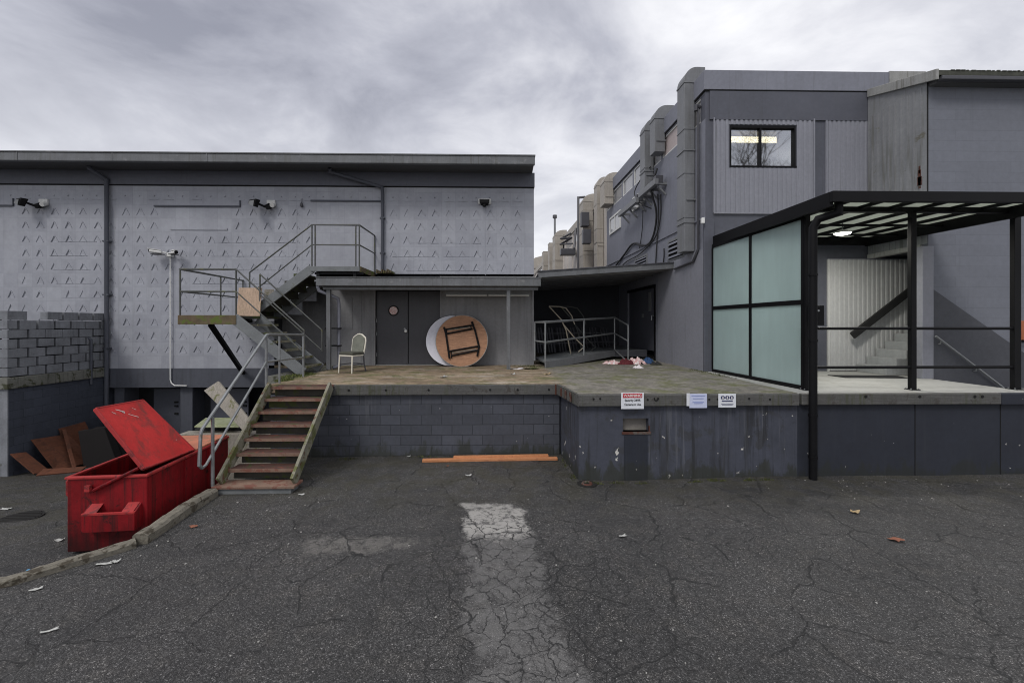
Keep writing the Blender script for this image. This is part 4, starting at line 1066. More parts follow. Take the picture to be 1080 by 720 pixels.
# ------------------------------------------------------------------ chair and tables
def chair():
    c = W(371, 391, 10.5); base = Vector((c.x, 10.5, D))
    X = Matrix.Translation(base) @ Matrix.Rotation(R(-24), 4, 'Z')
    t = thing('chair', 'old banquet chair with cream frame and grey-green back on the dock', 'chair', base)
    w, dp, h = .21, .21, .46
    MB(X).box(-w,w,-dp,dp,h-.03,h+.045).build('seat', 'chair_seat', t, bevel=.03, seg=3)
    bk = [(-.19,.20,.46),(-.20,.235,.62),(-.205,.255,.76),(-.185,.265,.84),(-.12,.27,.885),(-.06,.275,.92),(0,.275,.93),(.06,.275,.92),(.12,.27,.885),(.185,.265,.84),(.205,.255,.76),(.20,.235,.62),(.19,.20,.46)]
    mb = MB(X); m_ = [(x*.92, y, z-.012 if z > .5 else z+.03) for x, y, z in bk]
    mb.prism(m_, (0,-.03,0)); mb.build('backrest', 'chair_fabric', t)
    MB(X).tube(bk, .019, 8).build('back_frame', 'chair_frame', t, smooth=True)
    for sx in (-1,1):
        MB(X).tube([(sx*.195,-.19,h-.03),(sx*.20,-.205,.2),(sx*.205,-.215,0)], [.02,.017,.014], 8).build('leg', 'chair_frame', t, smooth=True)
        MB(X).tube([(sx*.19,.19,h),(sx*.195,.21,.2),(sx*.205,.26,0)], [.019,.017,.014], 8).build('leg', 'duct_dark', t, smooth=True)
    mb = MB(X)
    mb.tube([(-.2,-.2,h-.045),(.2,-.2,h-.045)], .018, 8); mb.tube([(-.2,-.2,h-.045),(-.19,.19,h-.045)], .016, 8); mb.tube([(.2,-.2,h-.045),(.19,.19,h-.045)], .016, 8)
    mb.build('seat_frame', 'chair_frame', t, smooth=True)
    MB(X).tube([(-.2,-.2,.2),(-.19,.2,.2),(.19,.2,.2),(.2,-.2,.2)], .01, 6).build('stretcher', 'duct_dark', t, smooth=True)
chair()
def table(pxc, ycen, ybot, lean, label, wood):
    rr = .725
    bx = W(pxc, 386.5, ybot).x
    X = Matrix.Translation((bx, ybot, D)) @ Matrix.Rotation(-lean, 4, 'X') @ Matrix.Rotation(R(-9) if wood else 0, 4, 'Y') if False else Matrix.Translation((bx, ybot, D+.005)) @ Matrix.Rotation(-lean, 4, 'X')
    t = thing('round_table', label, 'table', (bx, ybot, D), 'folded round tables leaning on the porch wall')
    th = .025
    def disc(r, y0, y1): return MB(X).tube([(0,y0,rr),(0,y1,rr)], r, 64)
    disc(rr-.01, -.005, th).build('tabletop', 'plywood' if wood else 'table_white', t)
    mb = MB(X); mb.tube([(math.cos(a)*(rr-.008), th*.4, rr+math.sin(a)*(rr-.008)) for a in [i*2*math.pi/64 for i in range(64)]], .017, 6, closed=True)
    mb.build('edge_band', 'rake_board' if wood else 'table_edge', t, smooth=True)
    if wood:
        s = .725/183
        def q(x, y, dz=-.035): return ((x-310)*s, dz, rr-(y-345)*s)
        for pts in ([q(184,250),q(200,300),q(228,472)], [q(378,212),q(402,270),q(432,390),q(420,455)]):
            MB(X).tube(pts, .027, 8).build('leg', 'black_metal', t, smooth=True)
        for pts in ([q(186,268),q(385,236)],[q(196,298),q(385,262)],[q(218,422),q(432,384)],[q(240,452),q(428,414)]):
            MB(X).tube(pts, .025, 8).build('leg_frame', 'black_metal', t, smooth=True)
        mb = MB(X)
        for pts in ([q(238,425),q(242,470)],[q(385,210),q(400,262)],[q(370,240),q(378,268)],[q(202,270),q(206,300)]): mb.tube(pts, .014, 6)
        mb.build('brace', 'black_metal', t, smooth=True)
        mb = MB(X)
        for (a, b, c, d) in ((212,270,370,250),(245,432,410,406)): mb.beam(q(a,b,-.012), q(c,d,-.012), .02, .05, up=(0,1,0))
        mb.build('batten', 'board_grey', t)
table(475.5, 0, 11.93, R(11.5), 'white topped round table mostly hidden behind the wooden one', False)
table(486.5, 0, 11.76, R(11.0), 'round wooden table with folded black legs turned to the yard', True)

# ------------------------------------------------------------------ right building
YB = 10.53
XS = W(744, 342, YB).x
TW = R(1.95)
RW = Matrix.Translation((XS,YB,0)) @ Matrix.Rotation(TW, 4, 'Z') @ Matrix.Translation((-XS,-YB,0))
def SY(px):                       # the photo's column -> distance along the side wall
    d = ray(px, 342); k = d.x/d.y; t = math.tan(TW)
    return YB+(XS-k*YB)/(k+t)
def SZ(px, py): d = ray(px, py); return E+d.z/d.y*SY(px)
zr = lambda py, px=800: W(px, py, YB).z
rb = thing('factory_building', 'tall grey flat-roofed building with lit upper window behind the black canopy', 'building', (7, YB, D))
ZT = zr(76, 760); zk = zr(95.5, 760)
XQ = 15.0
wx0, wx1, wz0, wz1 = px_x(770.5,YB), px_x(838,YB), zr(175), zr(134)
mb = MB()
for x0, x1, z0, z1 in ((XS,wx0,D,ZT),(wx1,XQ,D,ZT),(wx0,wx1,D,wz0),(wx0,wx1,wz1,ZT)): mb.box(x0,x1,YB,YB+.25,z0,z1)
mb.build('wall', 'wall_dark_grey', rb)
ZR0, ZR1 = E+5.13, E+5.77
y_grey = SY(640); y_end = 52
dY0, dY1 = SY(690.6), SY(662)
def sidewall(y0, y1, mat, zbot):
    mb = MB(RW)
    mb.box(XS, XS+.25, y0, y1, zbot, ZR0); mb.box(XS, XS+.25, y0, y1, ZR1, ZT)
    y = y0
    k = 0
    while y < y1-.05:
        mb.box(XS+.005, XS+.25, y, min(y+.10, y1), ZR0, ZR1); y += 1.32; k += 1
    mb.build('wall', mat, rb)
dz1 = D+2.42
mb = MB(RW)
for y0, y1, z0, z1 in ((YB+.001,dY0,D,ZR0),(dY0,dY1,dz1,ZR0),(dY1,y_grey,D,ZR0),(YB+.001,y_grey,ZR1,ZT)): mb.box(XS, XS+.25, y0, y1, z0, z1)
y = YB+.001; rib = []
while y < y_grey-.1:
    mb.box(XS+.004, XS+.25, y, y+.12, ZR0, ZR1); rib.append(y); y += 1.32
mb.build('wall', 'wall_grey', rb)
for y in rib:
    f = MB(RW); a, b = y+.12, min(y+1.32, y_grey)
    f.box(XS+.02,XS+.07,a,b,ZR0,ZR0+.05); f.box(XS+.02,XS+.07,a,b,ZR1-.05,ZR1); f.box(XS+.02,XS+.07,a,a+.05,ZR0+.05,ZR1-.05); f.box(XS+.02,XS+.07,b-.05,b,ZR0+.05,ZR1-.05)
    w_ = f.build('window', 'white_dirty', rb)
    MB(RW).box(XS+.05,XS+.06,a+.05,b-.05,ZR0+.05,ZR1-.05).build('pane', 'blind_pink' if 11.8 < y+.6 < 13.4 else 'clerestory_glass', w_)
# cornice, front band, pilasters, siding
mb = MB(); mb.box(XS-.05, px_x(961,YB), YB-.05, YB+.3, zk, ZT+.02)
mb.build('cornice', 'wall_grey', rb, bevel=.008)
MB().box(px_x(936,YB), px_x(962,YB)+.3, YB-.06, YB+.25, zr(93), ZT+.04).build('cornice', 'rake_board', rb)
mb = MB(RW); mb.box(XS-.05, XS+.25, YB+.002, y_grey, zk, ZT+.019); mb.build('cornice', 'wall_grey', rb, bevel=.008)
MB(RW).box(XS-.02, XS+.2, YB+.003, y_grey, zk-.035, zk).build('shadow_gap', 'mortar_gap', rb)
MB().box(XS-.02, px_x(915,YB), YB-.025, YB, zk-.03, zk).build('shadow_gap', 'mortar_gap', rb)
MB().box(px_x(748,YB), px_x(914.5,YB), YB-.035, YB, zr(127), zk-.03).build('front_band', 'wall_dark_grey', rb)
def ribbed(x0, x1, z0, z1, y, name, mat, parent, pitch=.118, dp=.018, X=None):
    mb = MB(X); prof = []; x = x0
    while x < x1-1e-3:
        for fx, fy in ((0,0),(.36,0),(.44,-dp),(.92,-dp)):
            xx = x+fx*pitch
            if xx < x1: prof.append((xx, y-.012+fy))
        x += pitch
    prof.append((x1, y-.012))
    n = len(prof)
    mb.v = [Vector((a, b, z0)) for a, b in prof]+[Vector((a, b, z1)) for a, b in prof]
    mb.f = [[i, i+1, n+i+1, n+i] for i in range(n-1)]
    return mb.build(name, mat, parent)
sx0, sx1 = px_x(753,YB), px_x(857,YB)
for a, b, c, d in ((sx0,wx0-.05,zr(225),zr(125.5)),(wx1+.05,sx1,zr(225),zr(125.5)),(wx0-.05,wx1+.05,zr(225),wz0-.06),(wx0-.05,wx1+.05,wz1+.05,zr(125.5))):
    ribbed(a, b, c, d, YB, 'siding', 'siding_grey', rb)
MB().box(sx0-.02, sx1+.02, YB-.05, YB, zr(226), zr(225)).build('siding_trim', 'siding_grey', rb)
MB().box(sx0-.03, sx0, YB-.05, YB, zr(225), zr(125.5)).box(sx1, sx1+.03, YB-.05, YB, zr(225), zr(125.5)).build('siding_trim', 'siding_grey', rb)
ribbed(px_x(871,YB), px_x(916,YB), zr(225), zr(127), YB, 'siding', 'siding_grey', rb)
MB().box(px_x(870,YB), px_x(871.3,YB), YB-.05, YB, zr(225), zr(127)).build('siding_trim', 'siding_grey', rb)
# corner pilaster at platform level
MB().box(XS-.06, px_x(752,YB), YB-.06, YB, D, zr(232)).build('pilaster', 'wall_dark_grey', rb, bevel=.01)
MB(RW).box(XS-.03, XS-.001, YB+.0, SY(695), D, zr(262,740)).build('wall_panel', 'siding_grey', rb)
MB(RW).box(XS-.035, XS-.002, YB, y_grey, SZ(721.7,241.0), SZ(721.7,239.4)).build('trim_strip', 'wall_grey', rb)
# lit upper window
f = MB(); yy = YB
for x0, x1, z0, z1 in ((wx0-.02,wx1+.02,wz1-.03,wz1+.03),(wx0-.02,wx1+.05,wz0-.04,wz0+.0),(wx0-.02,wx0+.012,wz0+.0,wz1-.03),(wx1-.012,wx1+.02,wz0+.0,wz1-.03),((wx0+wx1)/2-.07,(wx0+wx1)/2-.035,wz0+.0,wz1-.03)):
    f.box(x0,x1,yy-.016,yy+.06,z0,z1)
wn = f.build('window', 'black_metal', rb)
MB().box(wx0+.012,wx1-.012,yy+.05,yy+.056,wz0+.0,wz1-.03).build('pane', 'window_glass', wn)
MB().box(wx1-.32,wx1-.012,yy+.15,yy+.2,wz0,wz1).build('reveal', 'white_dirty', wn)
# room behind
rm = MB()
rm.quad((wx0-.28,YB+.26,wz0-1),(wx1+1.5,YB+.26,wz0-1),(wx1+1.5,YB+4,wz0-1),(wx0-.28,YB+4,wz0-1)); rm.quad((wx0-.28,YB+4,wz0-1),(wx1+1.5,YB+4,wz0-1),(wx1+1.5,YB+4,wz1+1),(wx0-.28,YB+4,wz1+1))
rm.quad((wx0-.28,YB+.26,wz0-1),(wx0-.28,YB+4,wz0-1),(wx0-.28,YB+4,wz1+1),(wx0-.28,YB+.26,wz1+1)); rm.quad((wx1+1.5,YB+.26,wz0-1),(wx1+1.5,YB+4,wz0-1),(wx1+1.5,YB+4,wz1+1),(wx1+1.5,YB+.26,wz1+1))
rm.quad((wx0-.28,YB+.26,wz1+.3),(wx1+1.5,YB+.26,wz1+.3),(wx1+1.5,YB+4,wz1+.3),(wx0-.28,YB+4,wz1+.3))
rm.build('inner_wall', 'room_wall', rb)
a, b = W(770, 147, YB+.9), W(829, 147, YB+.9)
tl = tag(MB().box(a.x, b.x, YB+.85, YB+1.0, a.z-.05, a.z+.06).build('strip_light', 'tube_glow', bevel=.01), 'lit fluorescent strip light inside the upper window', 'strip light')
# building body and roof behind
mb = MB(); mb.box(XS+.6, XQ, YB+4.1, 40, D, ZT-.3); mb.build('core', 'dark_wall', rb)
MB().box(XS+.3, XQ, YB+.2, 40, ZT-.25, ZT-.1).build('roof', 'soffit', rb)
# door in the passage
o = MB(RW).box(XS+.06, XS+.12, dY0+.06, dY1, D+.29, dz1-.04).build('door', 'wall_dark_grey', rb, bevel=.01)
mb = MB(RW)
mb.box(XS+.045, XS+.06, SY(685), SY(682.5), SZ(684,328), SZ(684,308)); mb.box(XS+.045,XS+.06, SY(677.5), SY(675.5), SZ(676,335), SZ(676,331))
build_split(mb, 'plate', 'rail_galv', o)
mb = MB(RW); mb.tube([(XS+.06, dY0+.2, D+1.45), (XS-.03, dY0+.2, D+1.45), (XS-.03, dY0+.2, D+1.3)], .02, 8); mb.build('handle', 'rail_galv', o, smooth=True)
mb = MB(RW); mb.box(XS-.02, XS+.06, dY0-.08, dY0+.03, D, dz1+.05); mb.box(XS-.02, XS+.06, dY0+.03, dY1, dz1-.04, dz1+.05); mb.build('door_frame', 'black_metal', rb)
# louvred vents
def louvre(pa, pb, pt, pbm, n):
    y0, y1 = SY(pb), SY(pa); z0, z1 = SZ(pb, pbm), SZ(pb, pt)
    v = MB(RW); fr = .07
    v.box(XS-.03,XS,y0,y1,z0,z0+fr); v.box(XS-.03,XS,y0,y1,z1-fr,z1); v.box(XS-.03,XS,y0,y0+fr,z0+fr,z1-fr); v.box(XS-.03,XS,y1-fr,y1,z0+fr,z1-fr)
    o = v.build('vent', 'duct_metal', rb)
    MB(RW).box(XS-.006,XS-.001,y0+fr,y1-fr,z0+fr,z1-fr).build('vent_opening', 'mortar_gap', o)
    m_ = MB(RW)
    for k in range(n):
        z = z0+fr+(z1-z0-2*fr)*(k+.2)/n; hh = (z1-z0-2*fr)/n*.5
        m_.hexa([(XS-.06,y0+fr,z),(XS-.06,y1-fr,z),(XS-.008,y1-fr,z+hh),(XS-.008,y0+fr,z+hh)],[(XS-.06,y0+fr,z+.02),(XS-.06,y1-fr,z+.02),(XS-.008,y1-fr,z+hh+.02),(XS-.008,y0+fr,z+hh+.02)])
    m_.build('louvre', 'wall_grey', o)
louvre(705, 723, 246, 271, 4)
louvre(670, 683, 267, 280, 3)
# other side windows
def sidewin(pa, pb, pt, pbm):
    y0, y1 = SY(pb), SY(pa); z1 = SZ(pb, pt); z0 = SZ(pb, pbm)
    v = MB(RW); fr = .08
    v.box(XS-.05,XS,y0,y1,z0,z0+fr); v.box(XS-.05,XS,y0,y1,z1-fr,z1); v.box(XS-.05,XS,y0,y0+fr,z0+fr,z1-fr); v.box(XS-.05,XS,y1-fr,y1,z0+fr,z1-fr); v.box(XS-.04,XS,(y0+y1)/2-.03,(y0+y1)/2+.03,z0+fr,z1-fr)
    o = v.build('window', 'white_dirty', rb)
    MB(RW).box(XS-.02,XS-.002,y0+fr,y1-fr,z0+fr,z1-fr).build('pane', 'clerestory_glass', o)
sidewin(668, 680, 199, 214); sidewin(643.5, 655, 221, 240)
# corner window slot and corner cable
mb = MB(RW); mb.tube([(XS-.06,YB+.25,zr(105,742)),(XS-.06,YB+.25,SZ(740,262)),(XS-.07,YB+.5,SZ(735,275)),(XS-.07,SY(709)-.3,SZ(709,285))], .03, 8)
mb.tube([(XS,YB+.25,zr(108,742)),(XS-.12,YB+.25,zr(107,742)),(XS-.12,YB+.25,zr(112,742))], .05, 8)
tag(mb.build('drain_pipe', 'duct_dark', smooth=True), 'dark pipe down the building corner beside the tallest exhaust duct', 'pipe')
k = W(741, 233, YB-.05)
tag(MB().box(k.x-.06, k.x+.02, YB-.14, YB-.06, k.z-.08, k.z+.06).build('wall_light', 'white_plastic', bevel=.015), 'tiny white wall fitting on the corner of the tall grey building', 'wall light')

# ------------------------------------------------------------------ beige annexe further back
an = thing('factory_annex', 'long beige building stretching away behind the passage roof', 'building', (XS, y_grey, 0))
mb = MB(RW); z0w, z1w = SZ(640,232), 0
mb.box(XS, XS+8, y_grey+.005, y_end, 0, E+5.1); mb.box(XS,XS+8,y_grey+.005,y_end,E+5.75,ZT-.02)
y = y_grey+.2
ws = []
while y < y_end-1: mb.box(XS+.002,XS+8,y-.2,y+.3,E+5.1,E+5.75); ws.append(y+.3); y += 2.6
mb.build('wall', 'beige_wall', an)
for y in ws:
    o = MB(RW).box(XS+.06, XS+.1, y, y+2.12, E+5.1, E+5.75).build('window', 'clerestory_glass', an)
mb = MB(RW); mb.box(XS-.06,XS+8,y_grey+.004,y_end+.2,zk+.02,ZT); mb.build('cornice', 'beige_metal', an)
mb = MB(RW); y = y_grey+1
while y < y_end: mb.box(XS-.05,XS,y,y+.14,0,E+5.08); y += 1.7
mb.build('batten', 'beige_wall', an)
a = W(562, 300, 58); b = W(577.5, 300, 58)
fb = thing('far_building', 'small beige rooftop structure at the far end between both buildings', 'building', (a.x+1, 58, 0))
MB().box(a.x-2, b.x+1, 58, 66, 0, W(570,283,58).z).build('wall', 'beige_wall', fb)
MB().hexa([(a.x-2,57.8,W(564,283,58).z),(b.x+1,57.8,W(564,283,58).z),(b.x+1,66,W(564,283,58).z),(a.x-2,66,W(564,283,58).z)],[(a.x+.3,57.8,W(566,272,58).z),(b.x+1,57.8,W(576,266,58).z),(b.x+1,66,W(576,266,58).z),(a.x+.3,66,W(564,272,58).z)]).build('roof', 'beige_metal', fb)

# ------------------------------------------------------------------ exhaust ducts
def duct(px, ytop, ybot, dp, wd, mat, label, hood=True, seams=(), over=.28):
    y0 = SY(px); zt_, zb_ = SZ(px, ytop), SZ(px, ybot)
    t = thing('exhaust_duct', label, 'duct', RW @ Vector((XS, y0, zb_)), 'exhaust ducts along the side wall')
    x0, x1 = XS-dp, XS-.02
    m_ = MB(RW); m_.box(x0, x1, y0, y0+wd, zb_, zt_); m_.build('body', mat, t, bevel=.01)
    mb = MB(RW)
    if not seams: seams = ()
    zq = zb_+.9
    while zq < zt_-.3:
        mb.box(x0-.012, x1, y0-.012, y0+wd+.012, zq-.018, zq); zq += 1.15
    for s in seams:
        z = SZ(px, s); mb.box(x0-.02, x1, y0-.02, y0+wd+.02, z-.03, z)
    for k in (0, 1):
        mb.box(x0+.05, XS, y0-.03 if k else y0+wd, y0 if k else y0+wd+.03, zb_+(zt_-zb_)*.3, zb_+(zt_-zb_)*.3+.04)
    mb.box(x0-.015, x1, y0-.015, y0+wd+.015, zt_-.04, zt_)
    build_split(mb, 'flange', mat, t)
    if hood:
        hz = max(.38, (zt_-zb_)*.04)
        pts = []
        for i in range(9):
            a_ = math.pi-i*(math.pi*.5)/8
            pts.append((x0+dp*1.15+math.cos(a_)*dp*1.15, zt_+math.sin(a_)*hz))
        pts += [(x1+over, zt_+hz), (x1+over, zt_+hz*.42), (x1, zt_+.0)]
        h = MB(RW); h.prism([(x, y0, z) for x, z in pts], (0, wd, 0)); h.build('hood', mat, t)
        MB(RW).box(x1+over, x1+over+.01, y0+.03, y0+wd-.03, zt_+hz*.48, zt_+hz*.94).build('outlet', 'mortar_gap', t)
    return t
duct(733.5, 86, 265, .30, .42, 'duct_metal', 'grey exhaust duct nearest the building corner, tallest and with dark lower end', seams=(158,234))
duct(702, 124, 160, .34, .40, 'duct_metal', 'short grey boxy duct below the cornice, third of its row from the corner')
duct(690, 137, 206, .32, .42, 'duct_metal', 'narrow grey duct reaching down to the cable brackets', seams=(180,))
duct(647.5, 191, 215, .42, .7, 'beige_metal', 'short beige hooded duct box where the wall turns from grey to beige')
duct(637, 195, 287, .34, .55, 'beige_metal', 'slim beige duct running full height beside the short beige box', seams=(255,))
duct(626, 212, 287, .55, .9, 'beige_metal', 'wide beige duct with rounded hood in the middle of the beige wall', seams=(232,))
duct(594, 248, 287, .60, 1.2, 'beige_metal', 'beige duct with raised flat hood beside the thin vent stack')
duct(584.5, 256, 287, .4, .9, 'beige_metal', 'distant plain beige duct behind the thin vent stack', hood=False)
duct(579, 265, 287, .5, 1.0, 'beige_metal', 'farthest small beige duct by the end of the warehouse', hood=False)
y0 = SY(588.5); p = RW @ Vector((XS-.25, y0, 0))
t = thing('vent_stack', 'thin capped vent stack standing above the distant beige ducts', 'vent pipe', (p.x, p.y, 3))
MB().cyl((p.x,p.y,3), (p.x,p.y,SZ(586,233)), .08, 10).build('pipe', 'duct_metal', t, smooth=True)
MB().cyl((p.x,p.y,SZ(586,234)), (p.x,p.y,SZ(586,231)), .17, 12).build('cap', 'duct_dark', t, smooth=True)
y0 = SY(613.5); p = RW @ Vector((XS-.2, y0, 0))
t = thing('vent_stack', 'thin dark vent pipe beside the wide beige duct', 'vent pipe', (p.x, p.y, 3))
MB().tube([(p.x,p.y,3), (p.x,p.y,SZ(611,212)), (p.x+.4,p.y,SZ(611,211.3))], .07, 8).build('pipe', 'duct_dark', t, smooth=True)

q = RW @ Vector((XS, SY(607), SZ(607,262)))
t = thing('wall_bracket', 'dark zigzag wall bracket with lamp between the beige ducts', 'bracket', q)
def q3(px, py, o): return RW @ Vector((XS-o, SY(px), SZ(px, py)))
MB().tube([q3(604,246,.1),q3(603,252,.7),q3(606,251,.2),q3(604,258,.8),q3(607,257,.2)], .06, 6).build('arm', 'duct_dark', t)
MB().tube([q3(609,241,.1),q3(611,262,.3)], .07, 6).build('conduit', 'duct_dark', t)
a_ = q3(608,265,.5); MB().box(a_.x-.5, a_.x+.4, a_.y-.3, a_.y+.3, a_.z-.25, a_.z+.12).build('housing', 'duct_dark', t, bevel=.03)
for px_, py_, lb_ in ((630,250,'dark control box low on the slim beige duct'),(628,232,'upper dark box beside the slim beige duct')):
    a_ = q3(px_, py_, .55); tag(MB().box(a_.x-.2,a_.x+.2,a_.y-.2,a_.y+.2,a_.z-.35,a_.z+.35).build('junction_box', 'duct_dark', bevel=.02), lb_, 'junction box')
# cable brackets and cables
def bracket(pa, ya, pb, yb_, label):
    y0, y1 = SY(pa), SY(pb); z = (SZ(pa, ya)+SZ(pb, yb_))/2
    t = thing('cable_bracket', label, 'bracket', RW @ Vector((XS, y0, z)), 'wall brackets carrying cables')
    MB(RW).box(XS-.42, XS-.30, y0, y1, z-.09, z+.09).build('rail', 'duct_metal', t, bevel=.01)
    mb = MB(RW)
    for y in (y0+.15, (y0+y1)/2, y1-.15):
        mb.box(XS-.30, XS, y-.04, y+.04, z-.06, z+.02); mb.beam((XS-.3,y,z-.06),(XS-.02,y,z-.35),.05,.05)
    build_split(mb, 'arm', 'duct_metal', t)
    mb = MB(RW)
    for y, s in ((y0+.1,.14),(y0+.45,.1)): mb.box(XS-.34, XS-.12, y, y+s*1.6, z+.0, z+s+.08)
    build_split(mb, 'clamp_box', 'duct_dark', t)
    return y0, y1, z
b1_ = bracket(705, 193, 686, 205, 'grey cable bracket nearest the corner under the boxy duct')
b2_ = bracket(683, 214, 663, 224, 'grey cable bracket further back below the small side window')
def cable(pts, r, label):
    P = [RW @ Vector((XS-o, SY(px), SZ(px, py))) for px, py, o in pts]
    out = []
    for i in range(len(P)-1):        # Catmull-Rom through the points
        p0, p1, p2, p3 = P[max(i-1,0)], P[i], P[i+1], P[min(i+2,len(P)-1)]
        for k in range(6):
            t = k/6
            out.append(.5*((2*p1)+(-p0+p2)*t+(2*p0-5*p1+4*p2-p3)*t*t+(-p0+3*p1-3*p2+p3)*t**3))
    out.append(P[-1])
    tag(MB().tube(out, r, 6).build('cable', 'cable_black', smooth=True), label, 'cable', 'cables hanging down the side wall')
cable([(698,178,.15),(697,200,.3),(696,222,.12),(693,240,.06),(688,255,.06),(680,259,.05),(669,257,.05),(660,268,.05),(650,281,.05)], .035, 'thick black cable sweeping from bracket down to the passage roof')
cable([(691,176,.15),(680,192,.2),(678,205,.3),(684,215,.25),(690,220,.1)], .02, 'thin black cable looping around the narrow duct')
cable([(697,205,.1),(696,230,.05),(694,262,.05),(693,280,.05)], .022, 'straight black cable between the vent and the thick cable')
cable([(681,222,.1),(679,240,.05),(676,262,.05)], .014, 'thinnest dark wire dropping from the farther bracket')
cable([(700,205,.1),(699,224,.06),(696,242,.06),(690,254,.05),(676,268,.05),(662,276,.05),(654,284,.05)], .022, 'medium black cable running below the thick sweeping cable')
cable([(702,262,.05),(702,270,.05),(701,280,.05)], .02, 'short black cable end beside the louvred vent')

# ------------------------------------------------------------------ passage roof, passage walls
YP = 12.32
zL0, zR0 = W(572,293,YP).z, W(711,282.8,YP).z
xL, xRr = W(568.5,290,YP).x, W(718,282,YP).x
pr_ = thing('passage_roof', 'sloping dark grey roof over the gap between the two buildings', 'roof', ((xL+xRr)/2, YP, D))
YPB = 17.6
MB().hexa([(xL,YP+.05,zL0+.02),(xRr,YP+.05,zR0+.02),(XS,YPB,zR0+.02),(xL,YPB,zL0+.02)],[(xL,YP+.05,zL0+.16),(xRr,YP+.05,zR0+.16),(XS,YPB,zR0+.16),(xL,YPB,zL0+.16)]).build('deck', 'soffit_pale', pr_)
MB().hexa([(xL-.02,YP-.03,zL0),(xRr,YP-.03,zR0),(xRr,YP+.05,zR0),(xL-.02,YP+.05,zL0)],[(xL-.02,YP-.03,zL0+.17),(xRr,YP-.03,zR0+.165),(xRr,YP+.05,zR0+.165),(xL-.02,YP+.05,zL0+.17)]).build('fascia', 'gutter_metal', pr_, bevel=.01)
MB().hexa([(xL-.04,YP-.06,zL0+.17),(xRr,YP-.06,zR0+.165),(xRr,YP+.05,zR0+.165),(xL-.04,YP+.05,zL0+.17)],[(xL-.04,YP-.06,zL0+.20),(xRr,YP-.06,zR0+.195),(xRr,YP+.05,zR0+.195),(xL-.04,YP+.05,zL0+.20)]).build('flashing', 'duct_dark', pr_)
MB().tube([(xRr-.02,YP-.05,zR0+.08),(xRr+.1,YP-.1,zR0-.02),(xRr+.14,YP-.06,zR0-.25)], .045, 8).build('gutter_outlet', 'duct_dark', pr_, smooth=True)
mb = MB()
for f in (.14,.28,.42,.56,.7,.84):
    y = YP+.1+(YPB-YP)*f; mb.hexa([(xL+.05,y,zL0-.04),(xRr-.1,y,zR0-.04),(xRr-.1,y+.06,zR0-.04),(xL+.05,y+.06,zL0-.04)],[(xL+.05,y,zL0+.02),(xRr-.1,y,zR0+.02),(xRr-.1,y+.06,zR0+.02),(xL+.05,y+.06,zL0+.02)])
build_split(mb, 'joist', 'soffit', pr_)
tag(MB().box(XR-.2, XS+.2, YPB, YPB+.2, D, zR0+.1).build('back_wall', 'dark_wall'), 'dark wall closing the covered passage at its back', 'wall')

# ramp with railing
A = W(575, 388.5, 11.45); A.z = D
Bp = Vector((W(648, 372, 14.35).x, 14.35, D))
xw_ = (RW @ Vector((XS, 14.4, 0))).x-.03
t = thing('access_ramp', 'grey steel ramp with pipe railing in the dark passage', 'ramp', (A.x, A.y, D))
h0, h1 = .17, .30
def P3(p, z): return (p[0], p[1], z)
MB().hexa([P3(A,D+h0-.05),P3(Bp,D+h1-.05),(Bp.x,17.5,D+h1-.05),(XR+.1,YP+.6,D+h0-.05)],[P3(A,D+h0),P3(Bp,D+h1),(Bp.x,17.5,D+h1),(XR+.1,YP+.6,D+h0)]).build('deck', 'steel_grey', t)
MB().hexa([(Bp.x+.001,Bp.y,D+h1-.05),(xw_,Bp.y+.05,D+h1-.05),(xw_-.12,17.5,D+h1-.05),(Bp.x+.001,17.5,D+h1-.05)],[(Bp.x+.001,Bp.y,D+h1),(xw_,Bp.y+.05,D+h1),(xw_-.12,17.5,D+h1),(Bp.x+.001,17.5,D+h1)]).build('landing', 'steel_grey', t)
MB().beam((A.x,A.y-.02,D+h0-.1),(Bp.x,Bp.y-.02,D+h1-.1),.04,.2).build('edge_channel', 'duct_metal', t)
MB().beam((Bp.x,Bp.y-.01,D+h1-.12),(xw_,Bp.y+.04,D+h1-.12),.04,.2).build('edge_channel', 'duct_dark', t)
rl = MB()
def on(f, h=0): return Vector((A.x+(Bp.x-A.x)*f, A.y+(Bp.y-A.y)*f-.02, D+h0+(h1-h0)*f+h))
s0 = Vector((A.x-.26, A.y+.3, D+h0))
c0 = W(662.5, 343, 13.4)
rl.tube([s0+Vector((0,0,1.06)), on(0,1.06), on(1,1.10), c0], .024); rl.tube([s0+Vector((0,0,.55)), on(0,.52), on(1,.57), c0-Vector((0,0,.5))], .02)
for q_, hgt in ((s0,1.06),(on(0),1.06),(on(.5),1.08),(on(1),1.10)): rl.cyl(q_, q_+Vector((0,0,hgt)), .024, 8)
rl.cyl((c0.x,c0.y,D), c0, .024, 8)
rl.tube([on(1,.02), Vector((c0.x-.05,c0.y,D+.02))], .022)
rl.build('railing', 'rail_galv', t, smooth=True)
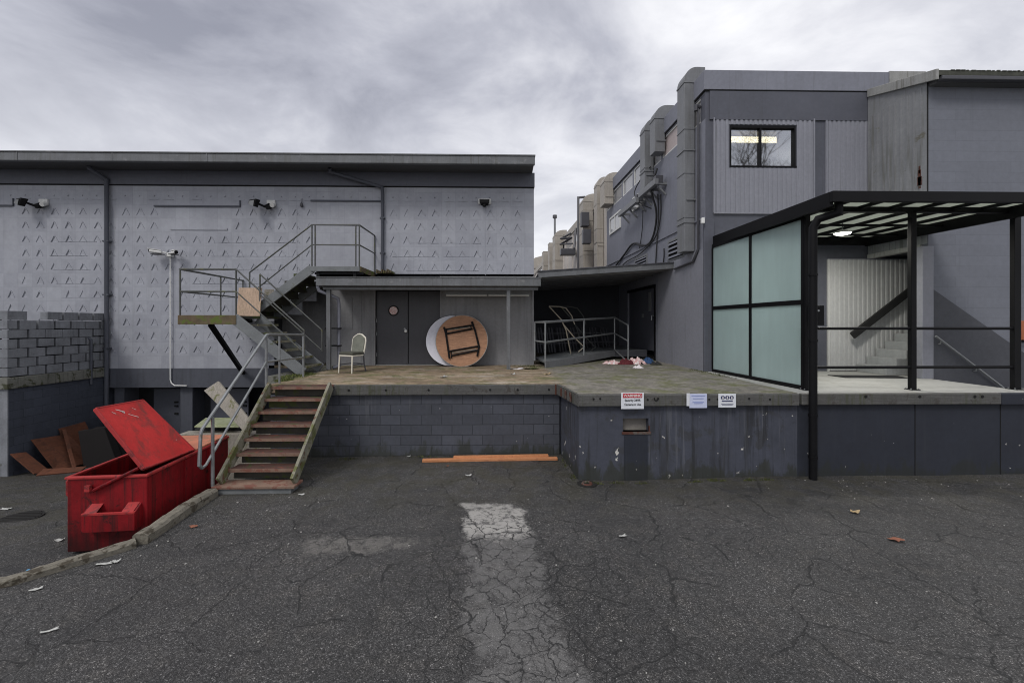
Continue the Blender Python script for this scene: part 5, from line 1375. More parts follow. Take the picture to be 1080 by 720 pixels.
# things stored in the passage
def frame(off, label, mat):
    Y0 = 13.3+off[1]
    mb = MB()
    def q(px, py, dy=0): v = W(px+off[0], py, Y0+dy); return v
    p1 = [q(578,323,.6), q(593,325,.5), q(594,340), q(599,350), q(601,372)]
    mb.tube([q(602,373), q(597,348), q(592,337), q(579,323)], .02, 6)
    mb.tube([q(579,323), q(590,323.3), q(597,325), q(603,333), q(606,342)], .017, 6)
    mb.tube([q(595,343), q(605,355), q(616,366), q(610,371)], .02, 6)
    tag(mb.build('folding_frame', mat, smooth=True), label, 'frame', 'bent tube frames stored in the passage')
frame((0,0), 'pale bent metal frame leaning just behind the ramp railing', 'old_frame_tube')
frame((12,1.2), 'dark bent metal frame deeper in the passage behind the pale one', 'rail_dark')
for k in range(7):
    px = 571+k*11.5; Y0 = 14.6+.28*k
    mb = MB()
    for j in range(3):
        a = W(px+j*3, 372, Y0); mb.beam((a.x-.1, Y0, D+h0+.02), (a.x-.2, Y0+.25, D+1.05), .05, .03); 
    a = W(px, 372, Y0); mb.beam((a.x-.2, Y0+.2, D+.85), (a.x+.25, Y0+.2, D+.85), .05, .03); mb.beam((a.x-.15, Y0+.1, D+.5), (a.x+.3, Y0+.1, D+.5), .05, .03)
    tag(mb.build('wooden_rack', 'duct_dark'), 'dark slatted rack stored in the dim passage behind the railing', 'rack', 'dark racks in the passage')

# crumpled clothes
def cloth(px, py, w, d, h, mat, label, seed):
    p = WZ(px, py, D); rnd = random.Random(seed)
    nx, ny = 22, 14; mb = MB()
    for j in range(ny+1):
        for i in range(nx+1):
            u, v = i/nx*2-1, j/ny*2-1
            rr = math.hypot(u, v); k = max(0, 1-rr**2.2)
            n1 = mnoise.fractal(Vector((u*2.2+seed, v*2.2, seed)), 1, 2, 4)
            z = max(.006, k**.6*h*(.55+.8*n1))
            e = 1+.18*mnoise.noise(Vector((u*2, v*2, seed+9)))
            mb.v.append(Vector((p.x+u*w/2*e, p.y+v*d/2*e, D+z)))
    for j in range(ny):
        for i in range(nx):
            cu, cv = (i+.5)/nx*2-1, (j+.5)/ny*2-1
            if math.hypot(cu, cv) < 1.02+.12*mnoise.noise(Vector((cu*3, cv*3, seed))):
                mb.f.append([j*(nx+1)+i, j*(nx+1)+i+1, (j+1)*(nx+1)+i+1, (j+1)*(nx+1)+i])
    used = sorted({i for f in mb.f for i in f}); re = {o: n for n, o in enumerate(used)}
    mb.v = [mb.v[i] for i in used]; mb.f = [[re[i] for i in f] for f in mb.f]
    tag(mb.build('clothing', mat, smooth=True), label, 'clothes', 'heap of clothes below the ramp landing')
cloth(646, 383.5, .62, .4, .13, 'cloth_pink', 'pink and white cloth at the ramp end of the heap', 1)
cloth(660, 384, .5, .35, .17, 'cloth_red', 'dark red garment in the middle of the heap', 2)
cloth(671, 383.5, .6, .4, .24, 'cloth_pink', 'largest pink patterned cloth on top of the heap', 3)
cloth(673, 388, .3, .2, .09, 'cloth_white', 'small white cloth lying in front of the pink heap', 4)
cloth(683, 383, .45, .4, .2, 'cloth_blue', 'dark blue garment at the end of the heap near the door', 5)
cloth(692, 384.5, .35, .25, .10, 'black_rubber', 'black garment beside the wall panel at the doorway', 6)

# ------------------------------------------------------------------ stair tower on the right
tx0 = 9.12; ty = 9.0
tw = thing('stair_tower', 'pale blue-grey upper block with weathered side wall and mossy roof', 'tower', (11, ty, D))
zb_ = WX(975, 244, tx0+.0).z-.0
zsb = E+1.74
ztf, ztb = W(976, 84, ty).z, W(915, 98, YB).z
MB().prism([(tx0,ty,zsb),(tx0,YB-.05,zsb),(tx0,YB-.05,ztb),(tx0,ty,ztf)], (.15,0,0)).build('side_wall', 'siding_worn', tw)
MB().box(tx0-.02,tx0+.14,ty+.12,YB-.05,zsb-.10,zsb).build('side_trim', 'rake_board', tw)
mb = MB(); 
for z in (zsb+.35,): mb.box(tx0-.006,tx0,ty+.1,YB-.1,z,z+.01)
zf = W(900,200,YB).z
mb = MB()
y = ty+.1
while y < YB-.1: mb.box(tx0-.014,tx0,y,y+.045,zsb,ztf-.12-(0)); y += .155
mb.build('side_rib', 'siding_worn', tw)
xr0 = W(984,300,ty).x
# front wall: goes down past the platform into the stairwell
MB().box(xr0, 16, ty, ty+.2, -.6, ztf).build('front_wall', 'tower_paint', tw)
MB().box(tx0+.02, xr0, ty-.015, ty+.2, zsb-.06, ztf).build('corner_strip', 'tower_paint', tw)
MB().box(tx0-.005, tx0+.02, ty-.02, ty-.016, W(975,205,ty).z, ztf).build('joint', 'mortar_gap', tw)
MB().box(W(972,300,ty).x, xr0, ty-.02, ty+.2, D, zsb-.06).build('pillar', 'siding_grey', tw, bevel=.01)
# dado painted along the descending stairs
p0, p1 = W(984,305,ty), W(1067,363,ty); sl = (p1.z-p0.z)/(p1.x-p0.x)
xe_ = p0.x+3.2
MB().prism([(xr0+.001,ty-.006,-.6),(xe_,ty-.006,-.6),(xe_,ty-.006,p0.z+sl*3.2),(xr0+.001,ty-.006,p0.z)], (0,.007,0)).build('dado', 'dado_paint', tw)
# roof with eave gutter and rake board
ye = 8.72
re_ = W(988,74,ye); 
zr_b = W(914,93,YB).z; xo = re_.x
MB().hexa([(xo,ye,re_.z-.1),(16,ye,re_.z-.1),(16,YB+.2,zr_b-.06),(xo+.12,YB+.2,zr_b-.06)],[(xo,ye,re_.z),(16,ye,re_.z),(16,YB+.2,zr_b+.04),(xo+.12,YB+.2,zr_b+.04)]).build('roof', 'roof_shingle', tw)
zz_ = W(1000,84,ye).z
MB().box(xo+.1,16,ye-.02,ye+.1,zz_,re_.z-.11).build('gutter', 'duct_dark', tw, bevel=.015)
MB().box(xo+.1,16,ye+.1,ty,re_.z-.2,re_.z-.12).build('eave', 'soffit', tw)
ra, rb_ = W(914,98.5,YB-.06), W(988,78.5,ye)
mb = MB(); mb.hexa([(xo-.03,ye-.03,rb_.z-.12),(xo+.02,ye-.03,rb_.z-.12),(tx0+.02,YB-.06,ra.z-.10),(tx0-.03,YB-.06,ra.z-.10)],[(xo-.03,ye-.03,rb_.z+.10),(xo+.02,ye-.03,rb_.z+.10),(tx0+.02,YB-.06,ra.z+.10),(tx0-.03,YB-.06,ra.z+.10)])
mb.build('rake_board', 'rake_board', tw, bevel=.008)
mb = MB(); rnd = random.Random(5)
for k in range(46):
    x = xo+.3+k*.11; mb.box(x, x+rnd.uniform(.05,.1), ye-.01, ye+.3, re_.z-.01, re_.z+rnd.uniform(.003,.014))
mb.build('shingle_edge', 'roof_shingle', tw)
mb = MB(); k = WX(970.5, 186, tx0)
for (py, h_, w_) in ((178,.1,.02),(184,.16,.035),(190,.12,.05),(194,.1,.03)):
    q_ = WX(970.5, py, tx0); mb.box(tx0-.017, tx0-.013, q_.y-w_, q_.y+w_, q_.z-h_, q_.z+h_*.6)
build_split(mb, 'rot_hole', 'rust_metal', tw)
# interior: stairs up, lower siding, dark opening
MB().box(tx0+1.6, tx0+1.7, ty+.2, YB, D, zsb).box(tx0+.16, tx0+1.7, ty+.2, YB, zsb-.02, zsb+.0).build('stair_ceiling', 'dark_wall', tw)
us = thing('concrete_stairs', 'pale concrete steps rising under the tower behind the platform', 'stairs', (8.2, 9.7, D))
ys0, ys1 = 9.66, YB-.06
M('siding_pale', (.54,.545,.54), .6, .08, 1.3, .1, 60)
xst = W(904, 385, YB-.06).x
for i in range(9):
    x = xst+i*.235
    MB().box(x, x+.26 if i < 8 else x+.9, ys0, ys1, D, D+.19*(i+1)).build('step', 'concrete_step', us, bevel=.01)
o = ribbed(px_x(873,YB), tx0+1.6, D+.02, zr(274,900), YB-.004, 'stair_siding', 'siding_pale', rb)
MB().box(px_x(872,YB), px_x(873.3,YB), YB-.05, YB, D, zr(274,900)).build('siding_trim', 'white_dirty', rb)
MB().box(px_x(872,YB), tx0+1.6, YB-.05, YB, zr(274,900), zr(273,900)).build('siding_trim', 'siding_grey', rb)
a, b = W(899,354,YB-.2), W(958,308,YB-.2)
hb = thing('handrail', 'dark timber handrail sloping up the ribbed wall by the concrete steps', 'handrail', a)
MB().beam(a, b+(b-a)*.5, .06, .17).build('rail', 'black_rubber', hb, bevel=.01)
mb = MB()
for f in (.15,.6,1.0): q_ = a+(b-a)*f; mb.cyl(q_, (q_.x, YB-.02, q_.z-.05), .02, 8)
build_split(mb, 'bracket', 'black_metal', hb)
# descending stairs in the stairwell
dsn = thing('stairwell_steps', 'steps going down along the tower wall beyond the platform edge', 'stairs', (9.6, 8.3, 0))
for i in range(7):
    x = HX+.01+i*.3; MB().box(x, x+.32, HY0+.02, ty-.01, -.5, D-.19*(i+1)).build('step', 'concrete_step', dsn)
a, b = W(987,354.5,ty-.07), W(1059,409.5,ty-.07)
hd = thing('handrail', 'thin steel handrail descending along the dark painted tower wall', 'handrail', a)
MB().tube([a, b+(b-a)*.25], .022, 8).build('rail', 'rail_galv', hd, smooth=True)
mb = MB()
for f in (.08,.6): q_ = a+(b-a)*f; mb.tube([q_-Vector((0,0,.01)), q_+Vector((0,.02,-.07)), q_+Vector((0,.07,-.08))], .012, 6)
build_split(mb, 'bracket', 'rail_galv', hd, smooth=True)
pa, pb = WZ(886,397,D+.01), WZ(946,397,D+.01)
tag(MB().hexa([(pa.x,pa.y-.15,D),(pb.x,pb.y-.25,D),(pb.x+.15,pb.y+.15,D),(pa.x-.05,pa.y+.3,D)],[(pa.x,pa.y-.15,D+.015),(pb.x,pb.y-.25,D+.015),(pb.x+.15,pb.y+.15,D+.015),(pa.x-.05,pa.y+.3,D+.015)]).build('door_mat', 'mat_black'), 'flat black mat on the pale platform floor before the steps', 'mat')
k = W(1077, 348, ty-.05)
tag(MB().box(k.x-.06, k.x+.5, ty-.06, ty-.01, k.z-.22, k.z+.2).build('orange_board', 'orange_plastic', bevel=.01), 'orange board on the tower wall at the edge of the photo', 'board')
tag(MB().tube([(k.x-.04,ty-.1,k.z-.23),(k.x+.6,ty-.1,k.z-.26),(k.x+.6,ty-.1,k.z-.9)], .025, 8).build('wall_rail', 'black_metal', smooth=True), 'short black rail under the orange board', 'rail')

# ------------------------------------------------------------------ black steel canopy with frosted screen
SX = 5.2
zc_f, zc_b = W(879,201,6.62).z, W(751,249.5,10.5).z
CX1 = 9.12; YF0 = 6.62; YP7 = 7.5
cn = thing('steel_canopy', 'black steel canopy with translucent roof, frosted glass screen and railings', 'canopy', (7, YP7, D))
def roofz(y): return zc_f+(zc_b-zc_f)*(y-YF0)/(10.5-YF0)
MB().hexa([(SX,YF0,zc_f-.17),(CX1+.2,YF0,zc_f-.17),(CX1+.2,YF0+.07,zc_f-.17),(SX,YF0+.07,zc_f-.17)],[(SX,YF0,zc_f),(CX1+.2,YF0,zc_f),(CX1+.2,YF0+.07,zc_f),(SX,YF0+.07,zc_f)]).build('beam', 'black_metal', cn, bevel=.006)
for xx in (SX+.03, CX1-.03):
    MB().hexa([(xx-.03,YF0+.07,zc_f-.23),(xx+.03,YF0+.07,zc_f-.23),(xx+.03,10.5,zc_b-.23),(xx-.03,10.5,zc_b-.23)],[(xx-.03,YF0+.07,zc_f),(xx+.03,YF0+.07,zc_f),(xx+.03,10.5,zc_b),(xx-.03,10.5,zc_b)]).build('beam', 'black_metal', cn)
zi = W(960,219,YP7).z
MB().box(SX+.06, CX1-.06, YP7-.05, YP7+.05, zi-.09, zi).build('beam', 'black_metal', cn)
MB().box(SX+.06, CX1-.06, 10.4, 10.5, zc_b-.2, zc_b-.02).build('beam', 'black_metal', cn)
x = SX+.6
while x < CX1-.2:
    MB().hexa([(x-.025,YF0+.07,zc_f-.075),(x+.025,YF0+.07,zc_f-.075),(x+.025,10.4,zc_b-.075),(x-.025,10.4,zc_b-.075)],[(x-.025,YF0+.07,zc_f-.02),(x+.025,YF0+.07,zc_f-.02),(x+.025,10.4,zc_b-.02),(x-.025,10.4,zc_b-.02)]).build('rafter', 'black_metal', cn); x += .56
for y in (8.6, 9.6): MB().box(SX+.06, CX1-.06, y, y+.05, roofz(y)-.13, roofz(y)-.09).build('purlin', 'black_metal', cn)
MB().hexa([(SX+.05,YF0+.06,zc_f-.018),(CX1,YF0+.06,zc_f-.018),(CX1,10.5,zc_b-.018),(SX+.05,10.5,zc_b-.018)],[(SX+.05,YF0+.06,zc_f-.008),(CX1,YF0+.06,zc_f-.008),(CX1,10.5,zc_b-.008),(SX+.05,10.5,zc_b-.008)]).build('roof_panel', 'roof_sheet', cn)
gx0, gx1 = W(752,300,10.45), W(848.5,300,7.52)
xp1, xp2, xp3 = W(850.5,300,7.5).x, px_x(962,YP7), px_x(1071,YP7)
for xx, w_ in ((xp1,.045),(xp2,.048),(xp3,.062)):
    MB().box(xx-w_, xx+w_, YP7-.04, YP7+.04, D, zi-.09).build('post', 'black_metal', cn, bevel=.006)
    MB().box(xx-w_-.03, xx+w_+.03, YP7-w_-.03, YP7+w_+.03, D, D+.012).build('base_plate', 'black_metal', cn)
for py in (346.3, 387.3):
    z = W(900,py,YP7).z
    MB().cyl((xp1,YP7,z),(xp3,YP7,z),.026,8).build('rail', 'black_metal', cn, smooth=True)
for xx in (xp1, xp2, xp3):
    mb = MB()
    for dx_ in (-1,1):
        for dy_ in (-1,1): mb.cyl((xx+dx_*.07, YP7+dy_*.05, D+.012), (xx+dx_*.07, YP7+dy_*.05, D+.03), .011, 6)
    build_split(mb, 'anchor_bolt', 'rail_galv', cn)
    MB().prism([(xx-.16,YP7-.052,zi-.09),(xx-.05,YP7-.052,zi-.09),(xx-.05,YP7-.052,zi-.2)], (0,.01,0)).build('gusset', 'black_metal', cn)
# screen
def gp(f, z): return Vector((gx0.x+(gx1.x-gx0.x)*f, gx0.y+(gx1.y-gx0.y)*f, z))
zg0, zg1, zgm = D+.03, E+1.93, E+.40
fm = (W(792,300,9.0)); dgl = ray(792,300); k_ = dgl.x/dgl.y
ff = (gx0.x-k_*gx0.y)/(k_*(gx1.y-gx0.y)-(gx1.x-gx0.x))
for a, b in ((gp(0,zg0),gp(1,zg0)),(gp(0,zg1),gp(1,zg1)),(gp(0,zgm),gp(1,zgm))):
    MB().beam(a, b, .06, .085).build('screen_frame', 'black_metal', cn)
for f in (0, ff, .993): MB().beam(gp(f,zg0+.038), gp(f,zg1-.038), .055, .07 if f else .05, up=(0,1,0)).build('screen_frame', 'black_metal', cn)
for f0, f1 in ((.008,ff-.01),(ff+.01,.985)):
    for z0, z1 in ((zg0+.038,zgm-.038),(zgm+.038,zg1-.038)):
        a, b, c, d = gp(f0,z0), gp(f1,z0), gp(f1,z1), gp(f0,z1); o_ = Vector((.006,0,0))
        MB().hexa([a-o_,b-o_,c-o_,d-o_],[a+o_,b+o_,c+o_,d+o_]).build('pane', 'frosted_glass', cn)
MB().beam(gp(.3,zg1+.065)-Vector((.04,0,0)), gp(.97,zg1+.065)-Vector((.04,0,0)), .012, .02).build('track', 'rail_galv', cn)
# rainwater pipe
q0 = W(884.5,213,6.8); xq_ = W(857.5,300,7.04).x
MB().tube([(q0.x,6.8,zc_f-.1),(q0.x,6.8,zc_f-.3),(xq_+.06,7.0,W(860,233,7.0).z+.03),(xq_,7.04,W(858,240,7.04).z),(xq_,7.04,-.05)], .062, 12).build('downpipe', 'black_metal', cn, smooth=True)
mb = MB()
for z in (.35, 1.05, 2.3, 3.4): mb.tube([(xq_, 7.04, z-.02), (xq_, 7.04, z+.02)], .072, 12)
build_split(mb, 'pipe_strap', 'black_metal', cn)
a, b = W(852,322,7.4), W(868.5,343,7.4)
lb = thing('control_box', 'black box fixed to the corner post above the railing', 'box', ((a.x+b.x)/2, 7.4, b.z))
MB().box(xp1+.047, b.x, 7.38, 7.52, b.z, a.z).build('housing', 'black_metal', lb, bevel=.006)
k = W(863.5,327.5,7.37); MB().cyl((k.x,7.37,k.z),(k.x,7.38,k.z),.018,10).build('button', 'rail_galv', lb)
# lamp
lc = W(888.5, 246, 8.75)
lp_ = thing('pendant_lamp', 'round lit lamp hanging under the translucent canopy roof', 'lamp', lc)
MB().tube([(lc.x,8.75,lc.z+.07),(lc.x,8.75,lc.z+.05),(lc.x,8.75,lc.z+.0)], [.04,.10,.155], 24).build('lamp_shade', 'white_dirty', lp_, smooth=True)
MB().tube([(lc.x,8.75,lc.z-.001),(lc.x,8.75,lc.z-.02),(lc.x,8.75,lc.z-.035)], [.148,.13,.07], 24).build('diffuser', 'lamp_glow', lp_, smooth=True)
MB().cyl((lc.x,8.75,lc.z+.06),(lc.x,8.75,roofz(8.75)-.02),.012,8).build('stem', 'rail_galv', lp_)
ld_ = bpy.data.lights.new('lamp_light', 'AREA'); ld_.shape = 'DISK'; ld_.size = .4; ld_.energy = 60; ld_.color = (1,.97,.9)
lo = bpy.data.objects.new('lamp_light', ld_); COL.objects.link(lo); lo.parent = lp_; lo.location = (0,0,-.05)

# ------------------------------------------------------------------ signs on the dock edge
def sign(px0, px1, py0, py1, label, mat, name='sign'):
    a, b = W(px0, py0, YR-.10), W(px1, py1, YR-.10)
    t = thing(name, label, 'sign', ((a.x+b.x)/2, YR-.1, b.z))
    MB().box(a.x, b.x, YR-.108, YR-.101, b.z, a.z).build('plate', mat, t, bevel=.003)
    return t, (a.x+b.x)/2, b.x-a.x, b.z, a.z
t, cx, w, z0, z1 = sign(655, 679, 414, 431, 'white sign with red WARNING header about security cameras', 'sign_white')
yq = YR-.110
MB().box(cx-w/2+.03, cx+w/2-.03, yq-.001, yq+.002, z1-.085, z1-.012).build('header', 'sign_red', t)
text('WARNING', .062, (cx, yq-.003, z1-.049), 'white_plastic', t, bold=.001)
text('Security 24HR', .050, (cx, yq-.003, z1-.125), 'ink_black', t, bold=.0012, sx=.9)
text('Cameras in Use', .050, (cx, yq-.003, z1-.195), 'ink_black', t, bold=.0012, sx=.86)
t, cx, w, z0, z1 = sign(727, 745.5, 415, 430, 'pale bluish notice with faded lines, middle of the three signs', 'sign_blue_white')
mb = MB()
for dz, wf in ((.03,.78),(.075,.6),(.135,.66),(.155,.5)): mb.box(cx-w*wf/2, cx+w*wf/2, yq-.001, yq+.002, z1-dz-.012, z1-dz)
mb.build('print', 'ink_pale_blue', t)
t2, cx2, w2, z02, z12 = sign(724, 727.5, 414.5, 428, 'torn orange-white edge of an older notice behind the bluish one', 'sign_white', 'old_sign')
t, cx, w, z0, z1 = sign(757.5, 776, 415, 429.5, 'white notice with three dark round symbols nearest the downpipe', 'sign_white')
for k in (-1,0,1):
    x = cx+k*.075; zc = z1-.065
    m_ = MB().cyl((x,yq-.001,zc),(x,yq+.002,zc),.034,20).build('symbol', 'ink_blue', t)
    MB().tube([(x,yq-.003,zc+.016),(x,yq-.0015,zc+.016)], .010, 10).box(x-.012,x+.012,yq-.003,yq-.0015,zc-.022,zc+.002).build('figure', 'white_plastic', m_)
mb = MB()
for k, (dz, wf, h_) in enumerate(((.115,.62,.018),(.17,.7,.006),(.185,.6,.006))): mb.box(cx-w*wf/2, cx+w*wf/2, yq-.001, yq+.002, z1-dz-h_, z1-dz)
mb.build('print', 'ink_blue', t)

# ------------------------------------------------------------------ covers, litter, weeds
def cover(px, py, r, label, ring=True):
    p = WZ(px, py, 0)
    for _ in range(6): p = WZ(px, py, z_ground(p.x, p.y))
    z = p.z
    t = thing('drain_cover', label, 'drain cover', p)
    MB().cyl((p.x,p.y,z-.05),(p.x,p.y,z+.012),r,32).build('rim', 'iron_cover', t)
    mb = MB()
    if ring: mb.tube([(p.x+math.cos(a)*r*.45,p.y+math.sin(a)*r*.45,z+.012) for a in [i*2*math.pi/24 for i in range(24)]], .02, 6, closed=True)
    else:
        for k in range(-4,5):
            w_ = math.sqrt(max(0,r*r*.8-(k*r*.2)**2)); mb.box(p.x-w_,p.x+w_,p.y+k*r*.2-.012,p.y+k*r*.2+.012,z+.012,z+.02)
    mb.build('lid', 'rust_metal' if ring else 'iron_cover', t)
cover(619, 510.5, .16, 'small round rusty drain cover at the corner of the dark dock')
cover(20, 546.5, .29, 'round dark manhole cover in the lower ramp left of dumpster', False)
def gp_(px, py):
    p = WZ(px, py, 0)
    for _ in range(8): p = WZ(px, py, z_ground(p.x, p.y))
    return p
def scrap(px, py, w, d, mat, label, name, cat, seed, curl=.03, rot=0):
    w, d, curl = w*.68, d*.68, curl*.6
    p = gp_(px, py); rnd = random.Random(seed); mb = MB(); n = 8
    ca, sa = math.cos(rot), math.sin(rot)
    for j in range(n+1):
        for i in range(n+1):
            u, v = i/n*2-1, j/n*2-1
            if name == 'fallen_leaf':
                v *= max(.05, math.cos(u*1.5))*(1-.35*abs(math.sin(u*5)))
            x, y = u*w/2+.12*w*mnoise.noise(Vector((u,v,seed))), v*d/2
            z = .008+curl*(abs(mnoise.noise(Vector((u*1.4+seed,v*1.4,seed*2))))+.6*max(0,u*v)+.25*u*u)
            mb.v.append(Vector((p.x+x*ca-y*sa, p.y+x*sa+y*ca, p.z+z)))
    for j in range(n):
        for i in range(n): mb.f.append([j*(n+1)+i, j*(n+1)+i+1, (j+1)*(n+1)+i+1, (j+1)*(n+1)+i])
    o = mb.build(name, mat, smooth=True); o.modifiers.clear()
    o.scale = (1,1,1)
    s = o.modifiers.new('thick', 'SOLIDIFY'); s.thickness = .002
    return tag(o, label, cat)
scrap(34, 604, .22, .14, 'paper_blue', 'bright blue wrapper beside the end of the kerb', 'wrapper', 'litter', 1, .05, .2)
scrap(6, 537, .22, .10, 'paper_white', 'white paper strip above the manhole cover at the left', 'paper_scrap', 'litter', 2, .03)
scrap(63, 570, .13, .10, 'paper_white', 'crumpled white paper left of the dumpster corner', 'paper_scrap', 'litter', 3, .04)
scrap(52, 666, .16, .04, 'paper_white', 'thin white paper strip in the lower left asphalt', 'paper_scrap', 'litter', 4, .02, .6)
scrap(38, 622, .14, .05, 'paper_white', 'grey-white flattened scrap just below the kerb end', 'paper_scrap', 'litter', 5, .02, .5)
scrap(110, 595, .22, .05, 'paper_white', 'torn white paper strip along the foot of the kerb', 'paper_scrap', 'litter', 6, .02, .25)
scrap(122, 593, .12, .06, 'paper_white', 'short white flake next to the torn strip by the kerb', 'paper_scrap', 'litter', 7, .05, .1)
scrap(657, 566, .13, .05, 'paper_white', 'curved white straw-like scrap right of the pale worn strip', 'paper_scrap', 'litter', 8, .03, .4)
scrap(902, 541, .22, .13, 'leaf_tan', 'curled pale leaf in front of the dark platform wall', 'fallen_leaf', 'leaf', 9, .09, .1)
scrap(945, 570, .26, .18, 'leaf_brown', 'reddish brown leaf on the asphalt at right', 'fallen_leaf', 'leaf', 10, .05, -.3)
scrap(494, 502, .15, .07, 'paper_white', 'white scrap on the asphalt above the pale worn strip', 'paper_scrap', 'litter', 11, .04)
scrap(472, 492, .09, .06, 'leaf_brown', 'small brown leaf near the orange planks', 'fallen_leaf', 'leaf', 12, .05)
scrap(431, 481.5, .10, .06, 'paper_white', 'tiny white scrap left of the orange planks', 'paper_scrap', 'litter', 13, .03)
scrap(204, 556, .16, .12, 'leaf_brown', 'dead brown leaf beside the crumbling kerb timber', 'fallen_leaf', 'leaf', 14, .06)
scrap(318, 522, .12, .05, 'paper_white', 'pale scrap just below the rusty steps', 'paper_scrap', 'litter', 15, .03)
def dscrap(px, py, w, d, mat, label, name, cat, seed):
    global z_ground
    keep = z_ground; z_ground = lambda x, y: D
    scrap(px, py, w, d, mat, label, name, cat, seed, .05, .3*seed); z_ground = keep
dscrap(545, 389.5, .5, .22, 'cloth_white', 'crumpled white sheet at the foot of the right porch post', 'paper_scrap', 'litter', 21)
dscrap(560, 389, .55, .35, 'moss', 'mossy rag between porch post and ramp', 'rag', 'litter', 22)
dscrap(541, 395, .2, .08, 'paper_white', 'flat white scrap in front of the right porch post', 'paper_scrap', 'litter', 23)
dscrap(578, 395, .35, .10, 'leaf_tan', 'long tan scrap where the two docks meet', 'paper_scrap', 'litter', 24)
dscrap(468, 398, .3, .12, 'paper_white', 'pale torn paper on the dock below the tables', 'paper_scrap', 'litter', 25)
dscrap(776, 399, .12, .08, 'paper_white', 'white scrap on the dock by the frosted screen', 'paper_scrap', 'litter', 26)
# scattered chips: tiny crumbs nobody counts
mb = MB(); rnd = random.Random(21)
for k in range(170):
    if rnd.random() < .6: x, y = rnd.uniform(-4,11), rnd.uniform(2.6,7.0)
    elif rnd.random() < .5: x, y = rnd.uniform(5,11), rnd.uniform(6.2,7.0)
    else: x, y = rnd.uniform(-4.2,-2.5), rnd.uniform(4.6,6.6)
    if kerb_side(x,y) > -.15 and x < -3: continue
    s = rnd.uniform(.004,.010)*(1.6 if rnd.random() < .1 else 1); z = z_ground(x,y)
    a = rnd.uniform(0,6.28); pts = [(x+math.cos(a+t)*s*rnd.uniform(.6,1.3), y+math.sin(a+t)*s*rnd.uniform(.6,1.3), z-.003) for t in (0,1.6,3.1,4.6)]
    mb.prism(pts, (0,0,s*.7+.004))
M('grit', (.34,.33,.31), .8, .3, 30)
tag(mb.build('gravel_chips', 'grit'), 'pale chips and grit scattered over the asphalt', kind='stuff')
# moss and grass on the dock by the stairs, and along the foot of the walls
def blades(name, label, spots, n, hmin, hmax, mat, seed):
    rnd = random.Random(seed); mb = MB()
    for k in range(n):
        cx, cy, rx, ry, cz = rnd.choice(spots)
        a, q_ = rnd.uniform(0,6.283), math.sqrt(rnd.random())
        x, y = cx+math.cos(a)*rx*q_, cy+math.sin(a)*ry*q_
        z = cz if cz is not None else z_ground(x,y)
        h_ = rnd.uniform(hmin,hmax)*(1.2-q_); w_ = .006+h_*.05; b = rnd.uniform(0,6.283); lx, ly = rnd.gauss(0,.35)*h_, rnd.gauss(0,.35)*h_
        dx, dy = math.cos(b)*w_, math.sin(b)*w_
        mb.add([(x-dx,y-dy,z),(x+dx,y+dy,z),(x+dx*.6+lx*.5,y+dy*.6+ly*.5,z+h_*.6),(x+lx,y+ly,z+h_),(x-dx*.6+lx*.5,y-dy*.6+ly*.5,z+h_*.6)], [(0,1,2,3,4)])
    return tag(mb.build(name, mat), label, kind='stuff')
q_ = WZ(310,397,D); q2 = WZ(300,401,D); q3 = WZ(322,395,D)
blades('grass', 'grass and moss growing on the dock corner below the outside stairs', [(q_.x,q_.y,.30,.3,D),(q2.x,q2.y,.18,.25,D),(q3.x,q3.y,.25,.25,D)], 1500, .02, .09, 'grass_blade', 1)
sp = [(x, YR-.14+.03*math.sin(x*7), .14, .035, None) for x in [1.4,1.55,1.9,2.3,3.2,3.6,4.1,4.4]]+[(3.5,YR-.1,.1,.05,None),(1.2,7.3,.06,.2,None),(1.15,7.9,.05,.3,None),(-3.0,8.25,.2,.08,None),(-1.5,8.3,.3,.05,None),(.2,8.3,.4,.05,None)]
blades('weeds', 'low weeds and moss along the foot of the dock walls', sp, 900, .012, .06, 'moss', 2)
q_ = W(747,393,10.3); 
blades('dock_moss', 'moss along the wall foot at the corner of the tall building', [(4.9,10.6,.15,.6,D),(5.0,9.8,.12,.6,D),(3.4,13.2,.7,.12,D),(.9,11.9,.3,.3,D),(.6,12.0,.4,.2,D)], 900, .008, .04, 'moss', 3)

# ------------------------------------------------------------------ trees across the yard, mirrored in the windows
def bare_tree(x, y, h, seed, label):
    rnd = random.Random(seed); t = thing('bare_tree', label, 'tree', (x,y,0), 'trees across the yard')
    tr, br = MB(), MB()
    def grow(p, d, L, r, lev):
        q1 = p+d*L*.5+Vector((rnd.gauss(0,.04),rnd.gauss(0,.04),0))*L; q2 = p+d*L+Vector((rnd.gauss(0,.07),rnd.gauss(0,.07),.02))*L
        (tr if lev == 0 else br).tube([p,q1,q2],[r,r*.85,r*.65],6 if lev < 2 else 4)
        if lev >= 5: return
        for k in range(4 if lev < 3 else 3):
            f = rnd.uniform(.45,1); b = p+(q2-p)*f
            nd = (d+Vector((rnd.gauss(0,.55),rnd.gauss(0,.55),rnd.uniform(-.1,.4)))).normalized()
            grow(b, nd, L*rnd.uniform(.5,.75), r*.5*(1.2-f*.3), lev+1)
    grow(Vector((x,y,0)), Vector((0,0,1)), h*.40, h*.016, 0)
    tr.build('trunk', 'bark', t); br.build('crown', 'bark', t)
bare_tree(17.2,-10,20.5,1,'tall bare tree across the yard, mirrored at the left of the lit window'); bare_tree(18.9,-10.5,21,2,'broad bare tree across the yard, mirrored mid-window'); bare_tree(20.6,-9.5,20,3,'shorter bare tree across the yard, mirrored at the right of the lit window')
bare_tree(22.6,-11,19,7,'slender bare tree standing beyond the shorter one across the yard')


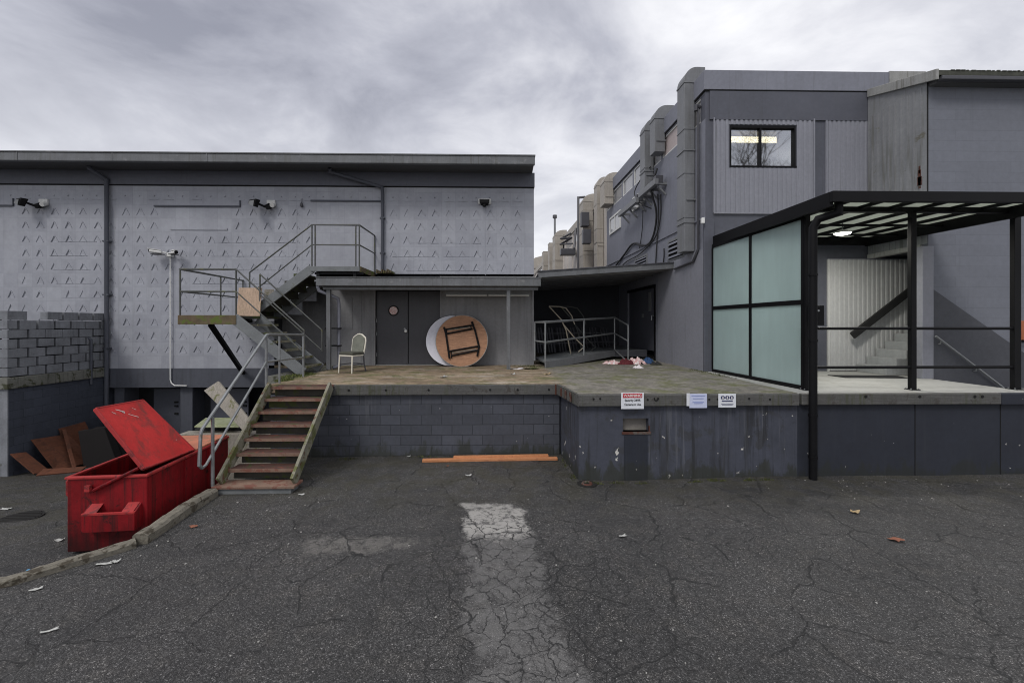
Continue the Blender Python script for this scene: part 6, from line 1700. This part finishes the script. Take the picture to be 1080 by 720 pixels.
# ------------------------------------------------------------------ world, sun, camera
w = bpy.data.worlds.new('World'); sc.world = w; w.use_nodes = True
g = G(w.node_tree)
for n in list(g.n): g.n.remove(n)
SUN_EL, SUN_AZ = R(48), R(212)     # azimuth clockwise from +Y
sky = g.new('ShaderNodeTexSky', sky_type='NISHITA'); sky.sun_disc = False; sky.sun_elevation = SUN_EL; sky.sun_rotation = SUN_AZ
tc = g.new('ShaderNodeTexCoord')
dx, dy, dz = g.sep(tc.outputs['Generated'])
zz = g.math('ADD', g.math('MAXIMUM', dz, 0), .22)
pv = g.new('ShaderNodeCombineXYZ'); g.put(pv.inputs[0], g.math('DIVIDE', dx, zz)); g.put(pv.inputs[1], g.math('DIVIDE', dy, zz))
P = g.mapping(pv.outputs[0], loc=(2, 14, 0))
n1 = g.noise(P, .62, 4, .5, .25); n2 = g.noise(P, 1.9, 7, .58, .35); n3 = g.noise(P, .28, 2, .5)
f = g.math('ADD', g.math('MULTIPLY', n1, .50), g.math('MULTIPLY', n2, .38)); f = g.math('ADD', f, g.math('MULTIPLY', n3, .12))
f = g.math('ADD', f, g.math('MULTIPLY', dx, .07)); f = g.math('SUBTRACT', f, g.math('MULTIPLY', g.math('SUBTRACT', dz, .38), .10))           # the overcast is thinner towards the right
cl = g.ramp(f, [(.38, (.30,.31,.37)), (.455, (.47,.48,.545)), (.53, (.72,.725,.775)), (.61, (.96,.96,.985))])
hor = g.step(dz, .50, .02)
cl = g.mix(g.math('MULTIPLY', hor, .72), cl, (.91,.915,.945))
cl = g.mix(g.math('MULTIPLY', g.step(dz, .62, .95), .55), cl, (1.75,1.75,1.78))
bg1 = g.new('ShaderNodeBackground'); g.l.new(sky.outputs[0], bg1.inputs[0]); bg1.inputs[1].default_value = .08
bg2 = g.new('ShaderNodeBackground'); g.l.new(cl, bg2.inputs[0]); bg2.inputs[1].default_value = 1.0
mx = g.new('ShaderNodeMixShader'); mx.inputs[0].default_value = .93
g.l.new(bg1.outputs[0], mx.inputs[1]); g.l.new(bg2.outputs[0], mx.inputs[2])
wo = g.new('ShaderNodeOutputWorld'); g.l.new(mx.outputs[0], wo.inputs[0])
sl_ = bpy.data.lights.new('sun', 'SUN'); sl_.energy = 1.2; sl_.angle = R(16); sl_.color = (1,.97,.93)
so = bpy.data.objects.new('sun', sl_); COL.objects.link(so)
sd = Vector((math.sin(SUN_AZ)*math.cos(SUN_EL), math.cos(SUN_AZ)*math.cos(SUN_EL), math.sin(SUN_EL)))
so.rotation_euler = (-sd).to_track_quat('-Z', 'Y').to_euler(); so.location = sd*40
cam = bpy.data.cameras.new('camera'); cam.sensor_width = 36; cam.lens = 15; cam.shift_y = -18/1080; cam.clip_end = 500; cam.clip_start = .05
co = bpy.data.objects.new('camera', cam); COL.objects.link(co); co.location = (0,0,E); co.rotation_euler = (math.pi/2, 0, -YAW)
sc.camera = co
sc.view_settings.view_transform = 'Standard'; sc.view_settings.look = 'None'; sc.view_settings.exposure = .2; sc.view_settings.gamma = 1
sc.render.engine = 'CYCLES'
sc.cycles.use_denoising = True; sc.cycles.pixel_filter_type = 'BLACKMAN_HARRIS'; sc.cycles.filter_width = 1.05
sc.cycles.max_bounces = 6; sc.cycles.diffuse_bounces = 3; sc.cycles.transparent_max_bounces = 6
